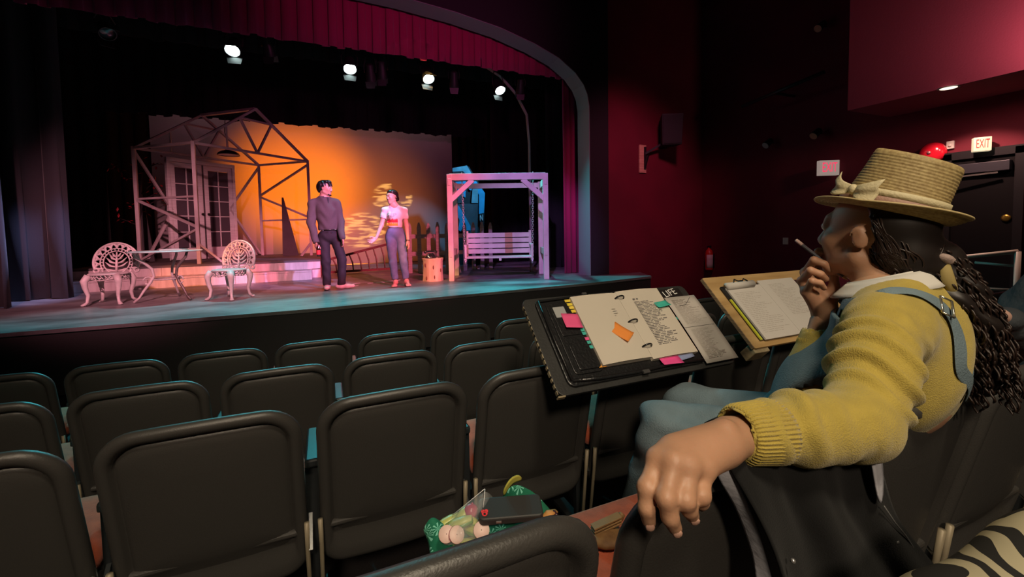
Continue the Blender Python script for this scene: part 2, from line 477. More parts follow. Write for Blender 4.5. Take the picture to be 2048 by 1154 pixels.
# stage deck with its black fascia
deck_xy = [(-6.5, 5.88), (-2.95, 5.80), (-.2, 5.74), (4.05, 6.08), (5.6, 6.33), (5.9, 7.0), (7.2, 7.4), (7.2, 17.2), (-6.5, 17.2)]
M_deck = None
def deck_material():
    m = bpy.data.materials.new('painted_stage_floor'); m.use_nodes = True; nt = m.node_tree; b = nt.nodes['Principled BSDF']
    tc = nt.nodes.new('ShaderNodeTexCoord')
    n1 = nt.nodes.new('ShaderNodeTexNoise'); n1.inputs['Scale'].default_value = .9; n1.inputs['Detail'].default_value = 6; n1.inputs['Roughness'].default_value = .65
    mp = nt.nodes.new('ShaderNodeMapping'); mp.inputs['Scale'].default_value = (1, 2.2, 1); mp.inputs['Rotation'].default_value = (0, 0, .3)
    nt.links.new(tc.outputs['Object'], mp.inputs['Vector']); nt.links.new(mp.outputs['Vector'], n1.inputs['Vector'])
    r = nt.nodes.new('ShaderNodeValToRGB')
    r.color_ramp.elements[0].position = .36; r.color_ramp.elements[0].color = (.085, .075, .075, 1)
    r.color_ramp.elements[1].position = .7; r.color_ramp.elements[1].color = (.30, .30, .30, 1)
    nt.links.new(n1.outputs['Fac'], r.inputs['Fac']); nt.links.new(r.outputs['Color'], b.inputs['Base Color'])
    b.inputs['Roughness'].default_value = .42
    n2 = nt.nodes.new('ShaderNodeTexNoise'); n2.inputs['Scale'].default_value = 18
    nt.links.new(tc.outputs['Object'], n2.inputs['Vector'])
    bp = nt.nodes.new('ShaderNodeBump'); bp.inputs['Strength'].default_value = .12; bp.inputs['Distance'].default_value = .01
    nt.links.new(n2.outputs['Fac'], bp.inputs['Height']); nt.links.new(bp.outputs['Normal'], b.inputs['Normal'])
    return m
M_deck = deck_material()
struct('stage_deck', MB().prism([(x, y, DECK - .04) for x, y in deck_xy], (0, 0, .04)), M_deck)
fa = MB()
for i in range(4):
    (x0, y0), (x1, y1) = deck_xy[i], deck_xy[i + 1]
    fa.prism([(x0, y0 + .02, -.42), (x1, y1 + .02, -.42), (x1, y1 + .02, DECK - .04), (x0, y0 + .02, DECK - .04)], (0, .08, 0))
fa.prism([(5.58, 6.35, -.42), (5.88, 7.0, -.42), (5.88, 7.0, DECK - .04), (5.58, 6.35, DECK - .04)], (-.08, .02, 0))
struct('stage_front', fa, M_face)
# bulkhead and soffit over the side exit
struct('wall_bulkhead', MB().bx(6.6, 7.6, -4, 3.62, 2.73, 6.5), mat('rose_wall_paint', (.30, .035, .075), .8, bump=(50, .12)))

# ------------------------------------------------------------------ drapes
M_blk_drape = mat('black_velour', (.006, .0055, .0065), .95, sheen=.03, bump=(60, .15))
M_leg_drape = mat('charcoal_velour', (.03, .03, .036), .95, sheen=.1, bump=(60, .15))
M_red_drape = mat('crimson_velour', (.27, .004, .065), .85, sheen=.15, bump=(60, .15))
def drape(name, label, a, b, ztop, zbot, pleat, amp, material, hem=.0, seed=1, cat='curtain', group=None, nv=6):
    a, b = Vector((*a, 0)), Vector((*b, 0)); L = (b - a).length; d = (b - a).normalized(); nrm = Vector((d.y, -d.x, 0))
    r_ = random.Random(seed); ph = [r_.uniform(0, 6.28) for _ in range(6)]
    nu = max(12, int(L / pleat * 10))
    def fn(u, v):
        s = u * L
        w = math.sin(2 * math.pi * s / pleat + .7 * math.sin(s * 1.3 + ph[0])) + .35 * math.sin(2 * math.pi * s / (pleat * 2.3) + ph[1])
        taper = .55 + .45 * v
        zb = zbot + hem * (math.sin(s * 9.1 + ph[2]) * .5 + math.sin(s * 23.7 + ph[3]) * .5)
        z = ztop + (zb - ztop) * v
        return a + d * (s + .15 * pleat * math.sin(2 * math.pi * s / pleat * 2 + ph[4]) * v) + nrm * (w * amp * taper) + Vector((0, 0, z))
    o = MB().grid(fn, nu, nv).build(name, material, None, smooth=True, solid=.006)
    tag(o, label, cat, group); return o
drape('valance_curtain', 'crimson velour valance hanging across the top of the proscenium opening', (-4.2, 7.52), (4.9, 7.52), 6.0, 4.14, .22, .02, M_red_drape, hem=.02, seed=3)
drape('house_curtain', 'crimson curtain gathered at the side of the proscenium beside the grey reveal', (4.44, 7.6), (5.3, 7.6), 6.0, DECK + .01, .13, .04, M_red_drape, seed=4)
drape('border_curtain', 'black border curtain with a ragged hem above the pale backcloth', (-6.0, 12.0), (6.6, 12.0), 6.3, 3.86, .3, .03, M_blk_drape, hem=.035, seed=5)
drape('border_curtain', 'black border curtain hanging behind the row of lit stage lanterns', (-6.0, 9.0), (6.6, 9.0), 6.3, 4.42, .3, .03, M_blk_drape, hem=.02, seed=6)
drape('leg_curtain', 'charcoal leg curtain with pale blue light at the stage end of the garden chairs', (-6.3, 8.7), (-3.5, 8.62), 6.3, DECK + .01, .42, .08, M_leg_drape, seed=7)
drape('leg_curtain', 'black leg curtain nearest the stage edge beside the blue-lit curtain', (-6.3, 7.75), (-3.82, 7.85), 6.3, DECK + .01, .34, .08, M_leg_drape, seed=8)
drape('leg_curtain', 'black leg curtain in the wing behind the porch swing', (4.75, 8.9), (6.9, 8.8), 6.3, DECK + .01, .3, .06, M_blk_drape, seed=9)
drape('leg_curtain', 'black leg curtain far upstage beyond the picket fence', (4.3, 11.2), (7.0, 11.0), 6.3, DECK + .01, .3, .06, M_blk_drape, seed=10)
drape('leg_curtain', 'black leg curtain upstage beside the timber house frame', (-6.3, 11.7), (-4.1, 11.7), 6.3, DECK + .01, .3, .06, M_blk_drape, seed=12)
drape('backdrop_curtain', 'black full-width drape closing the back of the stage', (-6.3, 16.9), (7.0, 16.9), 6.3, DECK + .01, .35, .06, M_blk_drape, seed=11)

# ------------------------------------------------------------------ backcloth
M_cyc = mat('backcloth_canvas', (.56, .50, .50), .9, vary=(.7, .12), bump=(25, .06))
def cyc(u, v):
    x = -3.74 + u * (3.69 + 3.74); z = 4.2 + v * (DECK + .02 - 4.2)
    return Vector((x, 13.0 + .012 * math.sin(x * 2.1) , z))
bc = thing('backcloth', 'wide pale backcloth washed with amber light behind the timber house', 'backdrop', (0, 13.0, DECK))
nt = M_cyc.node_tree; tr_ = nt.nodes.new('ShaderNodeBsdfTranslucent'); tr_.inputs['Color'].default_value = (.6, .55, .53, 1); mx_ = nt.nodes.new('ShaderNodeMixShader'); mx_.inputs[0].default_value = .45
nt.links.new(nt.nodes['Principled BSDF'].outputs[0], mx_.inputs[1]); nt.links.new(tr_.outputs[0], mx_.inputs[2]); nt.links.new(mx_.outputs[0], nt.nodes['Material Output'].inputs['Surface'])
MB().grid(cyc, 60, 8).build('cloth', M_cyc, bc, smooth=True)
MB().tube([(-3.8, 13.0, 4.2), (3.75, 13.0, 4.2)], .025, 8).build('batten', mat('steel_pipe', (.08, .08, .08), .5, .8), bc)

# ------------------------------------------------------------------ lighting bar with lanterns
M_lant = mat('lantern_black', (.02, .02, .022), .45, .3)
M_lens = mat('lantern_lens_lit', (.6, .8, .8), .1, emit=(.75, 1.0, .95), estr=38)
M_lens_off = mat('lantern_lens_dark', (.05, .06, .07), .05, coat=1)
MB().tube([(-4.5, 8.0, 4.42), (5.8, 8.0, 4.42)], .024, 8).build('lighting_bar', MATS['steel_pipe'], None, smooth=True)
tag(bpy.data.objects['lighting_bar'], 'long black pipe holding the row of stage lanterns', 'pipe')
def lantern(loc, target, lit, label, group, r=.11, L=.32, col=(.05, .80, .90), power=480, bar_z=4.42):
    t = thing('stage_lantern', label, 'stage light', loc, group)
    loc = Vector(loc); d = (Vector(target) - loc).normalized(); _, s_, u_ = frame_of(d)
    ax = (s_, u_, d)
    MB().lathe([(.03, -L * .75), (r * .75, -L * .68), (r * .85, -L * .3), (r, -L * .1), (r, .0), (r * 1.04, 0), (r * 1.04, .02), (r * .92, .02), (r * .9, -.03), (.01, -.03)], loc, 20, ax, cap=False).build('housing', M_lant, t, auto=.6)
    MB().lathe([(.001, .002), (r * .5, -.004), (r * .85, -.016)], loc, 20, ax, cap=False).build('lens', M_lens if lit else M_lens_off, t, smooth=True)
    top = Vector((loc.x, 8.0 if abs(loc.y - 8) < .5 else loc.y, bar_z))
    back = loc - d * L * .35
    yk = MB()
    yk.tube([back + s_ * (r + .01), back + s_ * (r + .02) + Vector((0, 0, r * 1.1)), top - s_ * -.05 - Vector((0, 0, .06)), top - s_ * .05 - Vector((0, 0, .06)), back - s_ * (r + .02) + Vector((0, 0, r * 1.1)), back - s_ * (r + .01)], .009, 6)
    yk.box(top - Vector((0, 0, .02)), (.05, .06, .09))
    yk.build('yoke', M_lant, t)
    for sg in (-1, 1):      # barn doors
        e = loc + u_ * (sg * r * 1.0) + d * .02
        MB().prism([e - s_ * r, e + s_ * r, e + s_ * r * .8 + d * .1 + u_ * (sg * .04), e - s_ * r * .8 + d * .1 + u_ * (sg * .04)], u_ * (sg * .004)).build('barn_door', M_lant, t)
    if lit:
        sp = spot('lantern_beam', loc + d * .06, target, power, col, 74, .8, .06)
    return t
lab = 'black stage lantern glowing white hung from the bar under the red valance'
for (px, py), tx in zip(((465, 100), (700, 137), (857, 157), (1000, 180)), (-1.6, .5, 2.2, 3.9)):
    p = onY(px, py, 7.86)
    lantern(p, (tx, 5.2, DECK), True, lab, 'lit lanterns in a row above the stage')
labd = 'unlit black stage lantern hung from the bar between the glowing ones'
for px, py in ((765, 155), (908, 172), (742, 160), (1040, 185), (540, 110)):
    p = onY(px, py, 8.02)
    lantern(p, (p.x + .4, 9.5, 1.0), False, labd, 'unlit lanterns on the stage bar', r=.085, L=.36)
p = onY(215, 67, 8.1)
lantern(p, (p.x + 1.2, 6.5, 2.0), False, 'unlit grey stage lantern alone above the curtains beside the garden chairs', None, r=.1, L=.3)

# ================================================================== the set on stage
M_frame = wood('frame_timber', (.33, .28, .27), (.50, .44, .43), .7, 3, (1, 1, 1))
M_white_wood = wood('white_painted_wood', (.60, .56, .55), (.74, .71, .70), .6, 3)
M_step = wood('step_paint', (.48, .42, .41), (.60, .54, .53), .7, 3, (6, 1, 1))
# platform with two steps
PT = .64
pf = thing('stage_platform', 'pale wooden platform with two low steps carrying the timber house', 'platform', (-1.9, 10.5, DECK))
up_xy = [(-4.05, 9.72), (-.10, 9.72), (-.10, 12.9), (-4.05, 12.9)]
MB().prism([(x, y, PT - .04) for x, y in up_xy], (0, 0, .04)).build('platform_top', mat('platform_top_paint', (.10, .085, .085), .7, vary=(2, .4)), pf)
def plank(x0, x1, y, z0, z1, nm='riser_board'):
    MB().bx(x0, x1, y, y + .03, z0, z1).build(nm, M_step, pf, bevel=.004)
for x0, x1 in ((-4.05, -2.75), (-2.745, -1.45), (-1.445, -.10)):
    plank(x0, x1, 9.70, .455, PT - .04)
MB().bx(-4.05, -.1, 9.74, 9.76, DECK, .46).build('backing_board', M_step, pf)
MB().bx(-4.05, -4.02, 9.73, 12.9, DECK, PT - .04).build('side_board', M_step, pf)
MB().bx(-.13, -.10, 9.73, 12.9, DECK, PT - .04).build('side_board', M_step, pf)
for x0, x1 in ((-3.95, -2.85), (-2.845, -1.55), (-1.545, -.26)):
    plank(x0, x1, 9.34, DECK, .425)
MB().bx(-3.95, -.26, 9.33, 9.72, .425, .455).build('step_tread', M_step, pf, bevel=.004)
MB().bx(-.29, -.26, 9.37, 9.72, DECK, .425).build('step_end_board', M_step, pf)

# timber house frame -------------------------------------------------
hf = thing('timber_house_frame', 'open gabled timber house frame with diagonal braces on the platform', 'frame', (-1.8, 11.1, PT))
P2, A_, G_, H_ = Vector((-2.20, 9.86, 0)), Vector((-3.38, 10.80, 0)), Vector((-.31, 11.62, 0)), Vector((-1.46, 12.60, 0))
EV, RG = 2.92, 3.86
def at(p, z): return Vector((p.x, p.y, z))
apF, apB = (P2 + G_) / 2, (A_ + H_) / 2
BW = .062
def beam(name, a, b, w=BW, h=None):
    MB().bar(a, b, w, h or w * .75).build(name, M_frame, hf, bevel=.004)
for q in (P2, A_, G_, H_): beam('post', at(q, PT), at(q, EV + .03), .075, .06)
for q1, q2, ap in ((P2, G_, apF), (A_, H_, apB)):
    beam('rafter', at(q1, EV), at(ap, RG)); beam('rafter', at(q2, EV), at(ap, RG)); beam('tie_beam', at(q1, EV), at(q2, EV))
    lo = at((q1 + q2) / 2, EV)
    h1 = at(q1.lerp(ap, .72), EV + (RG - EV) * .72); h2 = at(q2.lerp(ap, .72), EV + (RG - EV) * .72)
    beam('collar_beam', h1, h2, .05); beam('web_brace', lo, h1, .05); beam('web_brace', lo, h2, .05)
    beam('web_brace', at(q1.lerp(q2, .25), EV), at(q1.lerp(ap, .5), EV + (RG - EV) * .5), .04)
beam('ridge_beam', at(apF, RG), at(apB, RG), .08, .05)
beam('eave_beam', at(P2, EV), at(A_, EV)); beam('eave_beam', at(G_, EV), at(H_, EV))
m1 = P2.lerp(A_, .02)
beam('rail', at(A_, 1.92), at(P2, 1.92), .05)
beam('wall_brace', at(A_, 1.90), at(P2, 1.34), .055); beam('wall_brace', at(P2, 1.30), at(A_, PT + .06), .055)
beam('rail', at(H_, 1.52), at(G_, 1.52), .05)
beam('wall_brace', at(G_, EV - .08), at(H_, 2.15), .055); beam('wall_brace', at(H_, 2.12), at(G_, 1.56), .055)
dj1, dj2 = A_.lerp(H_, .235), A_.lerp(H_, .70)
beam('wall_brace', at(A_, EV - .05), at(dj1, 1.72), .055); beam('wall_brace', at(dj1, 1.70), at(A_.lerp(H_, .04), PT + .05), .055)
beam('wall_brace', at(H_, EV - .05), at(dj2, 1.80), .055); beam('wall_brace', at(dj2, 1.78), at(H_.lerp(A_, .03), PT + .05), .055)
dtr = (G_ - P2).normalized()
beam('foot_brace', at(P2, 1.02), at(P2 + dtr * .42, PT), .055); beam('foot_brace', at(G_, .95), at(G_ - dtr * .3, PT), .05)
# french doors in the back wall of the frame
fd = thing('french_doors', 'pair of pale glazed french doors in the timber frame', 'door', at(A_.lerp(H_, .46), PT))
dv = (H_ - A_).normalized(); dn = Vector((-dv.y, dv.x, 0)); LW = (H_ - A_).length
M_pane = mat('dusk_glass', (.09, .075, .085), .12, spec=.5, alpha=1.0)
DB, DT = PT + .01, PT + 2.1
def dpt(s, z, o=0): p = A_ + dv * s + dn * o; return Vector((p.x, p.y, z))
def dbar(nm, s0, s1, z0, z1, th=.04, par=None, mt=None):
    b = MB(); q = [dpt(s0, z0, -th / 2), dpt(s1, z0, -th / 2), dpt(s1, z1, -th / 2), dpt(s0, z1, -th / 2)]
    b.prism(q, dn * th); return b.build(nm, mt or M_white_wood, par, bevel=.003)
s0, s1 = .60, 1.92
dbar('jamb', s0 - .06, s0, DB, DT + .08, .08, fd); dbar('jamb', s1, s1 + .06, DB, DT + .08, .08, fd); dbar('head', s0 - .06, s1 + .06, DT + .01, DT + .09, .08, fd)
mid = (s0 + s1) / 2
for a, b, hs in ((s0 + .005, mid - .02, 1), (mid + .02, s1 - .005, -1)):
    leaf = dbar('door_leaf', a, a + .09, DB, DT, .04, fd)
    dbar('stile', b - .09, b, DB, DT, .04, leaf)
    dbar('rail', a + .09, b - .09, DB, DB + .26, .04, leaf); dbar('rail', a + .09, b - .09, DT - .1, DT, .04, leaf)
    zA, zB = DB + .26, DT - .1
    c = (a + b) / 2
    dbar('glazing_bar', c - .011, c + .011, zA, zB, .03, leaf)
    for k in range(1, 5): dbar('glazing_bar', a + .09, b - .09, zA + (zB - zA) * k / 5 - .011, zA + (zB - zA) * k / 5 + .011, .03, leaf)
    for k in range(5):
        for (pa, pb) in ((a + .09, c - .011), (c + .011, b - .09)):
            dbar('pane', pa, pb, zA + (zB - zA) * k / 5 + .011, zA + (zB - zA) * (k + 1) / 5 - .011, .006, leaf, M_pane)
    ks = (b - .045) if hs == 1 else (a + .045)
    kb = MB(); kb.ball(dpt(ks, DB + 1.0, -.06), .028); kb.bar(dpt(ks, DB + 1.0, -.06), dpt(ks, DB + 1.0, 0), .02); kb.build('knob', mat('dark_bronze', (.02, .015, .012), .4, .7), leaf, smooth=True)
dbar('astragal', mid - .02, mid + .02, DB, DT, .03, fd, wood('dark_gap_wood', (.06, .045, .045), (.10, .08, .08)))
# pendant lamp in the frame
pl = W(457, 307, 9.75)
pd_ = thing('pendant_lamp', 'black dome pendant lamp hanging inside the timber frame', 'lamp', pl)
MB().lathe([(.035, .12), (.045, .09), (.07, .07), (.15, .045), (.21, .0), (.225, -.04), (.215, -.04), (.2, -.0), (.14, .035), (.05, .055)], pl, 28, cap=False).build('shade', mat('lamp_black_enamel', (.012, .012, .012), .35), pd_, smooth=True)
MB().lathe([(.001, -.012), (.12, -.016), (.2, -.03)], pl, 28, cap=False).build('reflector', mat('lamp_white_enamel', (.5, .47, .46), .5), pd_, smooth=True)
MB().tube([pl + Vector((0, 0, .1)), Vector((pl.x, pl.y, 3.3)), Vector((pl.x - .06, pl.y + .02, 3.5)), Vector((pl.x - .03, pl.y, RG - .05))], .008, 6).build('cord', mat('cord_dark', (.02, .015, .015), .7), pd_)
# pointed tree cut-outs
def spire(loc_px, apex_px, w, Y, label):
    a = onY(*apex_px, Y); b = onY(*loc_px, Y); zb = PT if b.x < -.1 and Y < 12.9 else DECK
    t = thing('spire_tree', label, 'scenery', (b.x, Y, zb))
    mt = mat('spire_paint', (.055, .048, .05), .8, vary=(3, .3))
    MB().prism([(b.x - w * .5, Y, zb), (b.x + w * .5, Y, zb), (a.x + .02, Y, a.z), (a.x - .02, Y, a.z)], (0, .03, 0)).build('cutout', mt, t)
    MB().bar((b.x, Y + .05, zb + .02), (b.x, Y + .45, zb + .02), .05).build('foot', mt, t); MB().bar((b.x, Y + .04, zb + .5), (b.x, Y + .42, zb + .03), .04).build('brace', mt, t)
spire((582, 515), (565, 395), .36, 12.0, 'tall narrow dark spire tree cut-out in front of the amber backcloth')
spire((289, 505), (287, 415), .34, 11.55, 'grey spire tree cut-out behind the corner post of the timber frame')
# red leaf tree behind the left post
rt = W(292, 520, 9.3); rt = Vector((rt.x, rt.y, PT))
tr = thing('red_leaf_tree', 'small dark tree with red leaves behind the timber frame corner', 'tree', rt)
M_bark = mat('dark_bark', (.02, .014, .014), .9); M_rleaf = mat('red_leaf', (.42, .02, .03), .6)
r_ = random.Random(5)
tip = []
tb = MB().tube([rt, rt + Vector((.02, 0, .8)), rt + Vector((-.03, .02, 1.5)), rt + Vector((.02, 0, 2.0))], [.05, .04, .03, .015], 8)
for k in range(9):
    z = .7 + k * .15; an = r_.uniform(0, 6.28); L = r_.uniform(.25, .55)
    e = rt + Vector((math.cos(an) * L, math.sin(an) * L * .5, z + .22)); tb.tube([rt + Vector((0, 0, z)), (rt + Vector((0, 0, z)) + e) / 2 + Vector((0, 0, .02)), e], [.018, .012, .005], 5); tip.append(e)
tb.build('trunk', M_bark, tr, smooth=True)
for e in tip + [rt + Vector((.02, 0, 2.0))]:
    for k in range(6):
        c = e + Vector((r_.gauss(0, .08), r_.gauss(0, .05), r_.gauss(0, .07))); d = Vector((r_.gauss(0, 1), r_.gauss(0, 1), r_.gauss(0, 1))).normalized(); _, s_, u_ = frame_of(d)
        MB().add([c, c + d * .05 + s_ * .025, c + d * .1, c + d * .05 - s_ * .025, c + d * .05 + u_ * .012], [(0, 1, 4), (1, 2, 4), (2, 3, 4), (3, 0, 4)]).build('leaf', M_rleaf, tr)

# picket fence -------------------------------------------------------
M_picket = wood('weathered_picket', (.26, .21, .19), (.40, .34, .31), .8, 4)
fe = thing('picket_fence', 'weathered brown picket fence standing between the stump and the swing', 'fence', (2.7, 9.5, DECK))
x = 1.70
def picket(x, y, h, par, w=.085):
    MB().prism([(x - w / 2, y, DECK), (x + w / 2, y, DECK), (x + w / 2, y, DECK + h - .11), (x + w * .18, y, DECK + h), (x - w * .18, y, DECK + h), (x - w / 2, y, DECK + h - .11)], (0, .02, 0)).build('picket', M_picket, par)
k = 0
while x < 3.75:
    picket(x, 9.50 - .12 * (x - 1.7) / 2, 1.10 + .015 * math.sin(k * 2.7), fe); x += .205; k += 1
for z in (.42, .80): MB().bar((1.6, 9.555, DECK + z), (3.78, 9.43, DECK + z), .03, .09).build('rail', M_picket, fe)
for x in (2.2, 3.3): MB().bar((x, 9.58, DECK + .02), (x + .1, 9.98, DECK + .02), .05).build('foot', M_picket, fe)
# low sloping rail behind the actors
lr = thing('low_railing', 'low dark railing with a sloping red-brown top behind the two actors', 'railing', (.6, 10.7, DECK))
M_rail = wood('dark_red_rail', (.10, .02, .016), (.2, .05, .035), .6, 4); M_bal = wood('olive_baluster', (.2, .15, .10), (.34, .25, .17), .7, 4)
rb0, rb1 = onZ(645, 550, DECK), onZ(790, 541, DECK)
rt0, rt1 = Vector((rb0.x, rb0.y, DECK + .30)), Vector((rb1.x, rb1.y, DECK + .66))
MB().bar(rb0 + Vector((0, 0, .05)), rb1 + Vector((0, 0, .05)), .05, .05).build('bottom_rail', M_rail, lr)
MB().bar(rt0, rt1, .05, .05).build('top_rail', M_rail, lr)
for k in range(9):
    u = (k + .4) / 9; a = rb0.lerp(rb1, u) + Vector((.05, 0, .06)); b = rt0.lerp(rt1, u) - Vector((.03, 0, .01)); mid_ = (a + b) / 2 + Vector((.025, 0, 0))
    MB().tube([a, mid_, b], [.035, .045, .035], 8, flat=.4).build('baluster', M_bal, lr, smooth=True)
for q in (rb0, rb1): MB().bar(q, q + Vector((0, 0, .3)), .06).build('post', M_rail, lr)

# stump with telephone ----------------------------------------------
sp_ = onZ(867, 561, DECK)
st = thing('tree_stump', 'pale barked tree stump standing beside the porch swing', 'stump', sp_)
r_ = random.Random(2); wob = [r_.uniform(-.012, .012) for _ in range(40)]
def stump(u, v):
    a = 2 * math.pi * u; r = .185 + wob[int(u * 39.9)] * .5 + .012 * math.sin(3 * a) - .02 * v * (1 - v) * 2 + (.01 if v > .9 else 0)
    return sp_ + Vector((math.cos(a) * r, math.sin(a) * r, .415 * v))
sb_ = MB().grid(stump, 40, 8, cu=True)
sb_.build('trunk', wood('stump_bark', (.42, .27, .20), (.66, .52, .44), .8, 5, (1, 1, .25), .4), st, smooth=True)
MB().lathe([(.001, .418), (.17, .416), (.187, .408)], sp_, 40, cap=False).build('cut_top', wood('stump_top', (.5, .4, .32), (.62, .5, .4), .8, 8, (1, 1, 1)), st, smooth=True)
for a, z in ((3.6, .3), (4.5, .26), (3.75, .06), (4.6, .08), (5.3, .2)):
    c = sp_ + Vector((math.cos(a) * .185, math.sin(a) * .185, z)); MB().ball(c, .02, 8, 6, (.6, .6, 1.9)).build('bark_scar', mat('bark_scar', (.14, .05, .04), .9), st, smooth=True)
ph = W(856, 511, sp_.y * .98); ph = sp_ + Vector((-.05, -.03, .417))
tp = thing('telephone', 'glossy black rotary telephone on the tree stump', 'telephone', ph)
M_ph = mat('telephone_black', (.012, .014, .016), .12, coat=1)
MB().lathe([(.001, 0), (.095, 0), (.10, .02), (.08, .05), (.05, .085), (.045, .095), (.001, .095)], ph, 20, sx=1.1, sy=.9).build('body', M_ph, tp, smooth=True)
MB().lathe([(.001, .008), (.045, .008), (.048, 0)], ph + Vector((-.03, -.05, .05)), 18, (Vector((1, 0, 0)), Vector((0, .6, .8)), Vector((0, -.8, .6)))).build('dial', mat('dial_chrome', (.5, .6, .65), .2, .9), tp, smooth=True)
MB().tube([ph + Vector((-.11, .02, .10)), ph + Vector((-.08, .02, .125)), ph + Vector((0, .02, .13)), ph + Vector((.09, .02, .125)), ph + Vector((.12, .02, .10))], [.026, .018, .014, .018, .026], 10).build('handset', M_ph, tp, smooth=True)
MB().tube([ph + Vector((.10, .0, .02)), ph + Vector((.16, -.01, .03)), ph + Vector((.19, .0, .01)), ph + Vector((.15, .05, .005))], .006, 6).build('cord', M_ph, tp, smooth=True)

# porch swing --------------------------------------------------------
M_swing = wood('swing_timber', (.55, .48, .44), (.70, .63, .58), .7, 3, (1, 1, 1))
sl, sr = onZ(904, 562, DECK), onZ(1093, 558, DECK)
sw = thing('porch_swing', 'pale timber porch swing frame with a top beam and corner braces', 'swing frame', (sl + sr) / 2)
sd = (sr - sl).normalized(); sn = Vector((-sd.y, sd.x, 0)); sH = 1.93
off = .95
for q in (sl, sr):
    z = Vector((0, 0, 1))
    MB().bar(q, q + z * (sH), .095, .095, sd).build('post', M_swing, sw, bevel=.006)
    MB().bar(q + sn * off, q + sn * off + z * (sH - .05), .095, .095, sd).build('post', M_swing, sw, bevel=.006)
    MB().bar(q - sn * .06 + z * (sH - .14) - sd * 0, q + sn * (off + .05) + z * (sH - .14), .05, .13).build('side_rail', M_swing, sw, bevel=.005)
    MB().bar(q - sn * .06 + z * .50, q + sn * (off + .05) + z * .50, .05, .12).build('side_rail', M_swing, sw, bevel=.005)
z = Vector((0, 0, 1))
MB().bar(sl + z * (sH - .05), sr + z * (sH - .05), .09, .12).build('top_beam', M_swing, sw, bevel=.006)
MB().bar(sl + sn * off + z * (sH - .12), sr + sn * off + z * (sH - .12), .06, .1).build('rear_beam', M_swing, sw, bevel=.006)
for q, s_ in ((sl, 1), (sr, -1)): MB().bar(q + z * (sH - .48), q + sd * (s_ * .42) + z * (sH - .1), .07, .09).build('corner_brace', M_swing, sw, bevel=.005)
# the bench
bl, br = onY(927, 500, (sl.y + .42)), onY(1070, 498, (sr.y + .42))
W_ = (sr - sl).length
b0 = sl + sd * .24 + sn * .42; b1 = sr - sd * .24 + sn * .42
seat_z = .40
bn = thing('swing_bench', 'pale slatted bench hanging on chains from the swing frame', 'bench', (b0 + b1) / 2 + z * seat_z)
for k in range(4):
    zz = seat_z + .10 + k * .105; back = sn * (.24 + k * .025)
    MB().bar(b0 + back + z * zz, b1 + back + z * zz, .022, .088).build('back_slat', M_swing, bn, bevel=.004)
    pu = MB().bar((b0.lerp(b1, .60)) + back + z * zz - sn * .0125, (b0.lerp(b1, .72)) + back + z * zz - sn * .0125, .004, .089)
    pu.build('stain_patch', wood('orange_plank', (.42, .22, .12), (.52, .3, .18), .7, 4), bn)
for k in range(5):
    o = sn * (-.20 + k * .1)
    MB().bar(b0 + o + z * seat_z, b1 + o + z * seat_z, .085, .025).build('seat_slat', M_swing, bn, bevel=.004)
for q, s_ in ((b0, 1), (b1, -1), (b0.lerp(b1, .52), 0)):
    MB().bar(q - sn * .24 + z * (seat_z - .035), q + sn * .24 + z * (seat_z - .035), .045, .05).build('bearer', M_swing, bn, bevel=.004)
    if s_:
        MB().bar(q + sn * .26 + z * seat_z, q + sn * .34 + z * (seat_z + .5), .045, .04).build('back_post', M_swing, bn, bevel=.004)
        MB().bar(q - sn * .22 + z * (seat_z + .23), q + sn * .3 + z * (seat_z + .23), .05, .03).build('armrest', M_swing, bn, bevel=.004)
        MB().bar(q - sn * .2 + z * seat_z, q - sn * .2 + z * (seat_z + .22), .04, .04).build('arm_post', M_swing, bn, bevel=.004)
        lk = MB().ball(q - sn * .23 + z * (seat_z - .08), .035, 8, 6, (.7, .7, 1.3)); lk.build('shackle', mat('zinc', (.45, .45, .47), .4, .8), bn, smooth=True)
M_chain = mat('galvanised_chain', (.55, .5, .48), .4, .6)
def torus_mesh():
    b = MB(); b.tube([(math.cos(a) * .016, 0, math.sin(a) * .027) for a in [2 * math.pi * k / 12 for k in range(12)]], .0055, 6, closed=True); return b.mesh('chain_link')
tm = torus_mesh(); tm.materials.append(M_chain)
for pz in tm.polygons: pz.use_smooth = True
for q, e in ((b0 - sd * .02, sl + sd * .22 + sn * .03), (b1 + sd * .02, sr - sd * .22 + sn * .03)):
    a = q - sn * .05 + z * (seat_z - .02); b = Vector((e.x, e.y, DECK + sH + .01))
    ch = thing('swing_chain', 'galvanised chain holding the bench up to the swing beam', 'chain', a, 'chains of the porch swing')
    L = (b - a).length; nk = int(L / .042); d = (b - a).normalized(); _, s_, u_ = frame_of(d, (1, 0, 0))
    for k in range(nk + 1):
        o = link(tm, 'chain_link', None, ch); R = Matrix((s_, u_, d)).transposed()
        o.matrix_local = Matrix.Translation(d * (L * k / nk)) @ R.to_4x4() @ Matrix.Rotation(math.pi / 2 * (k % 2) + .4, 4, 'Z')

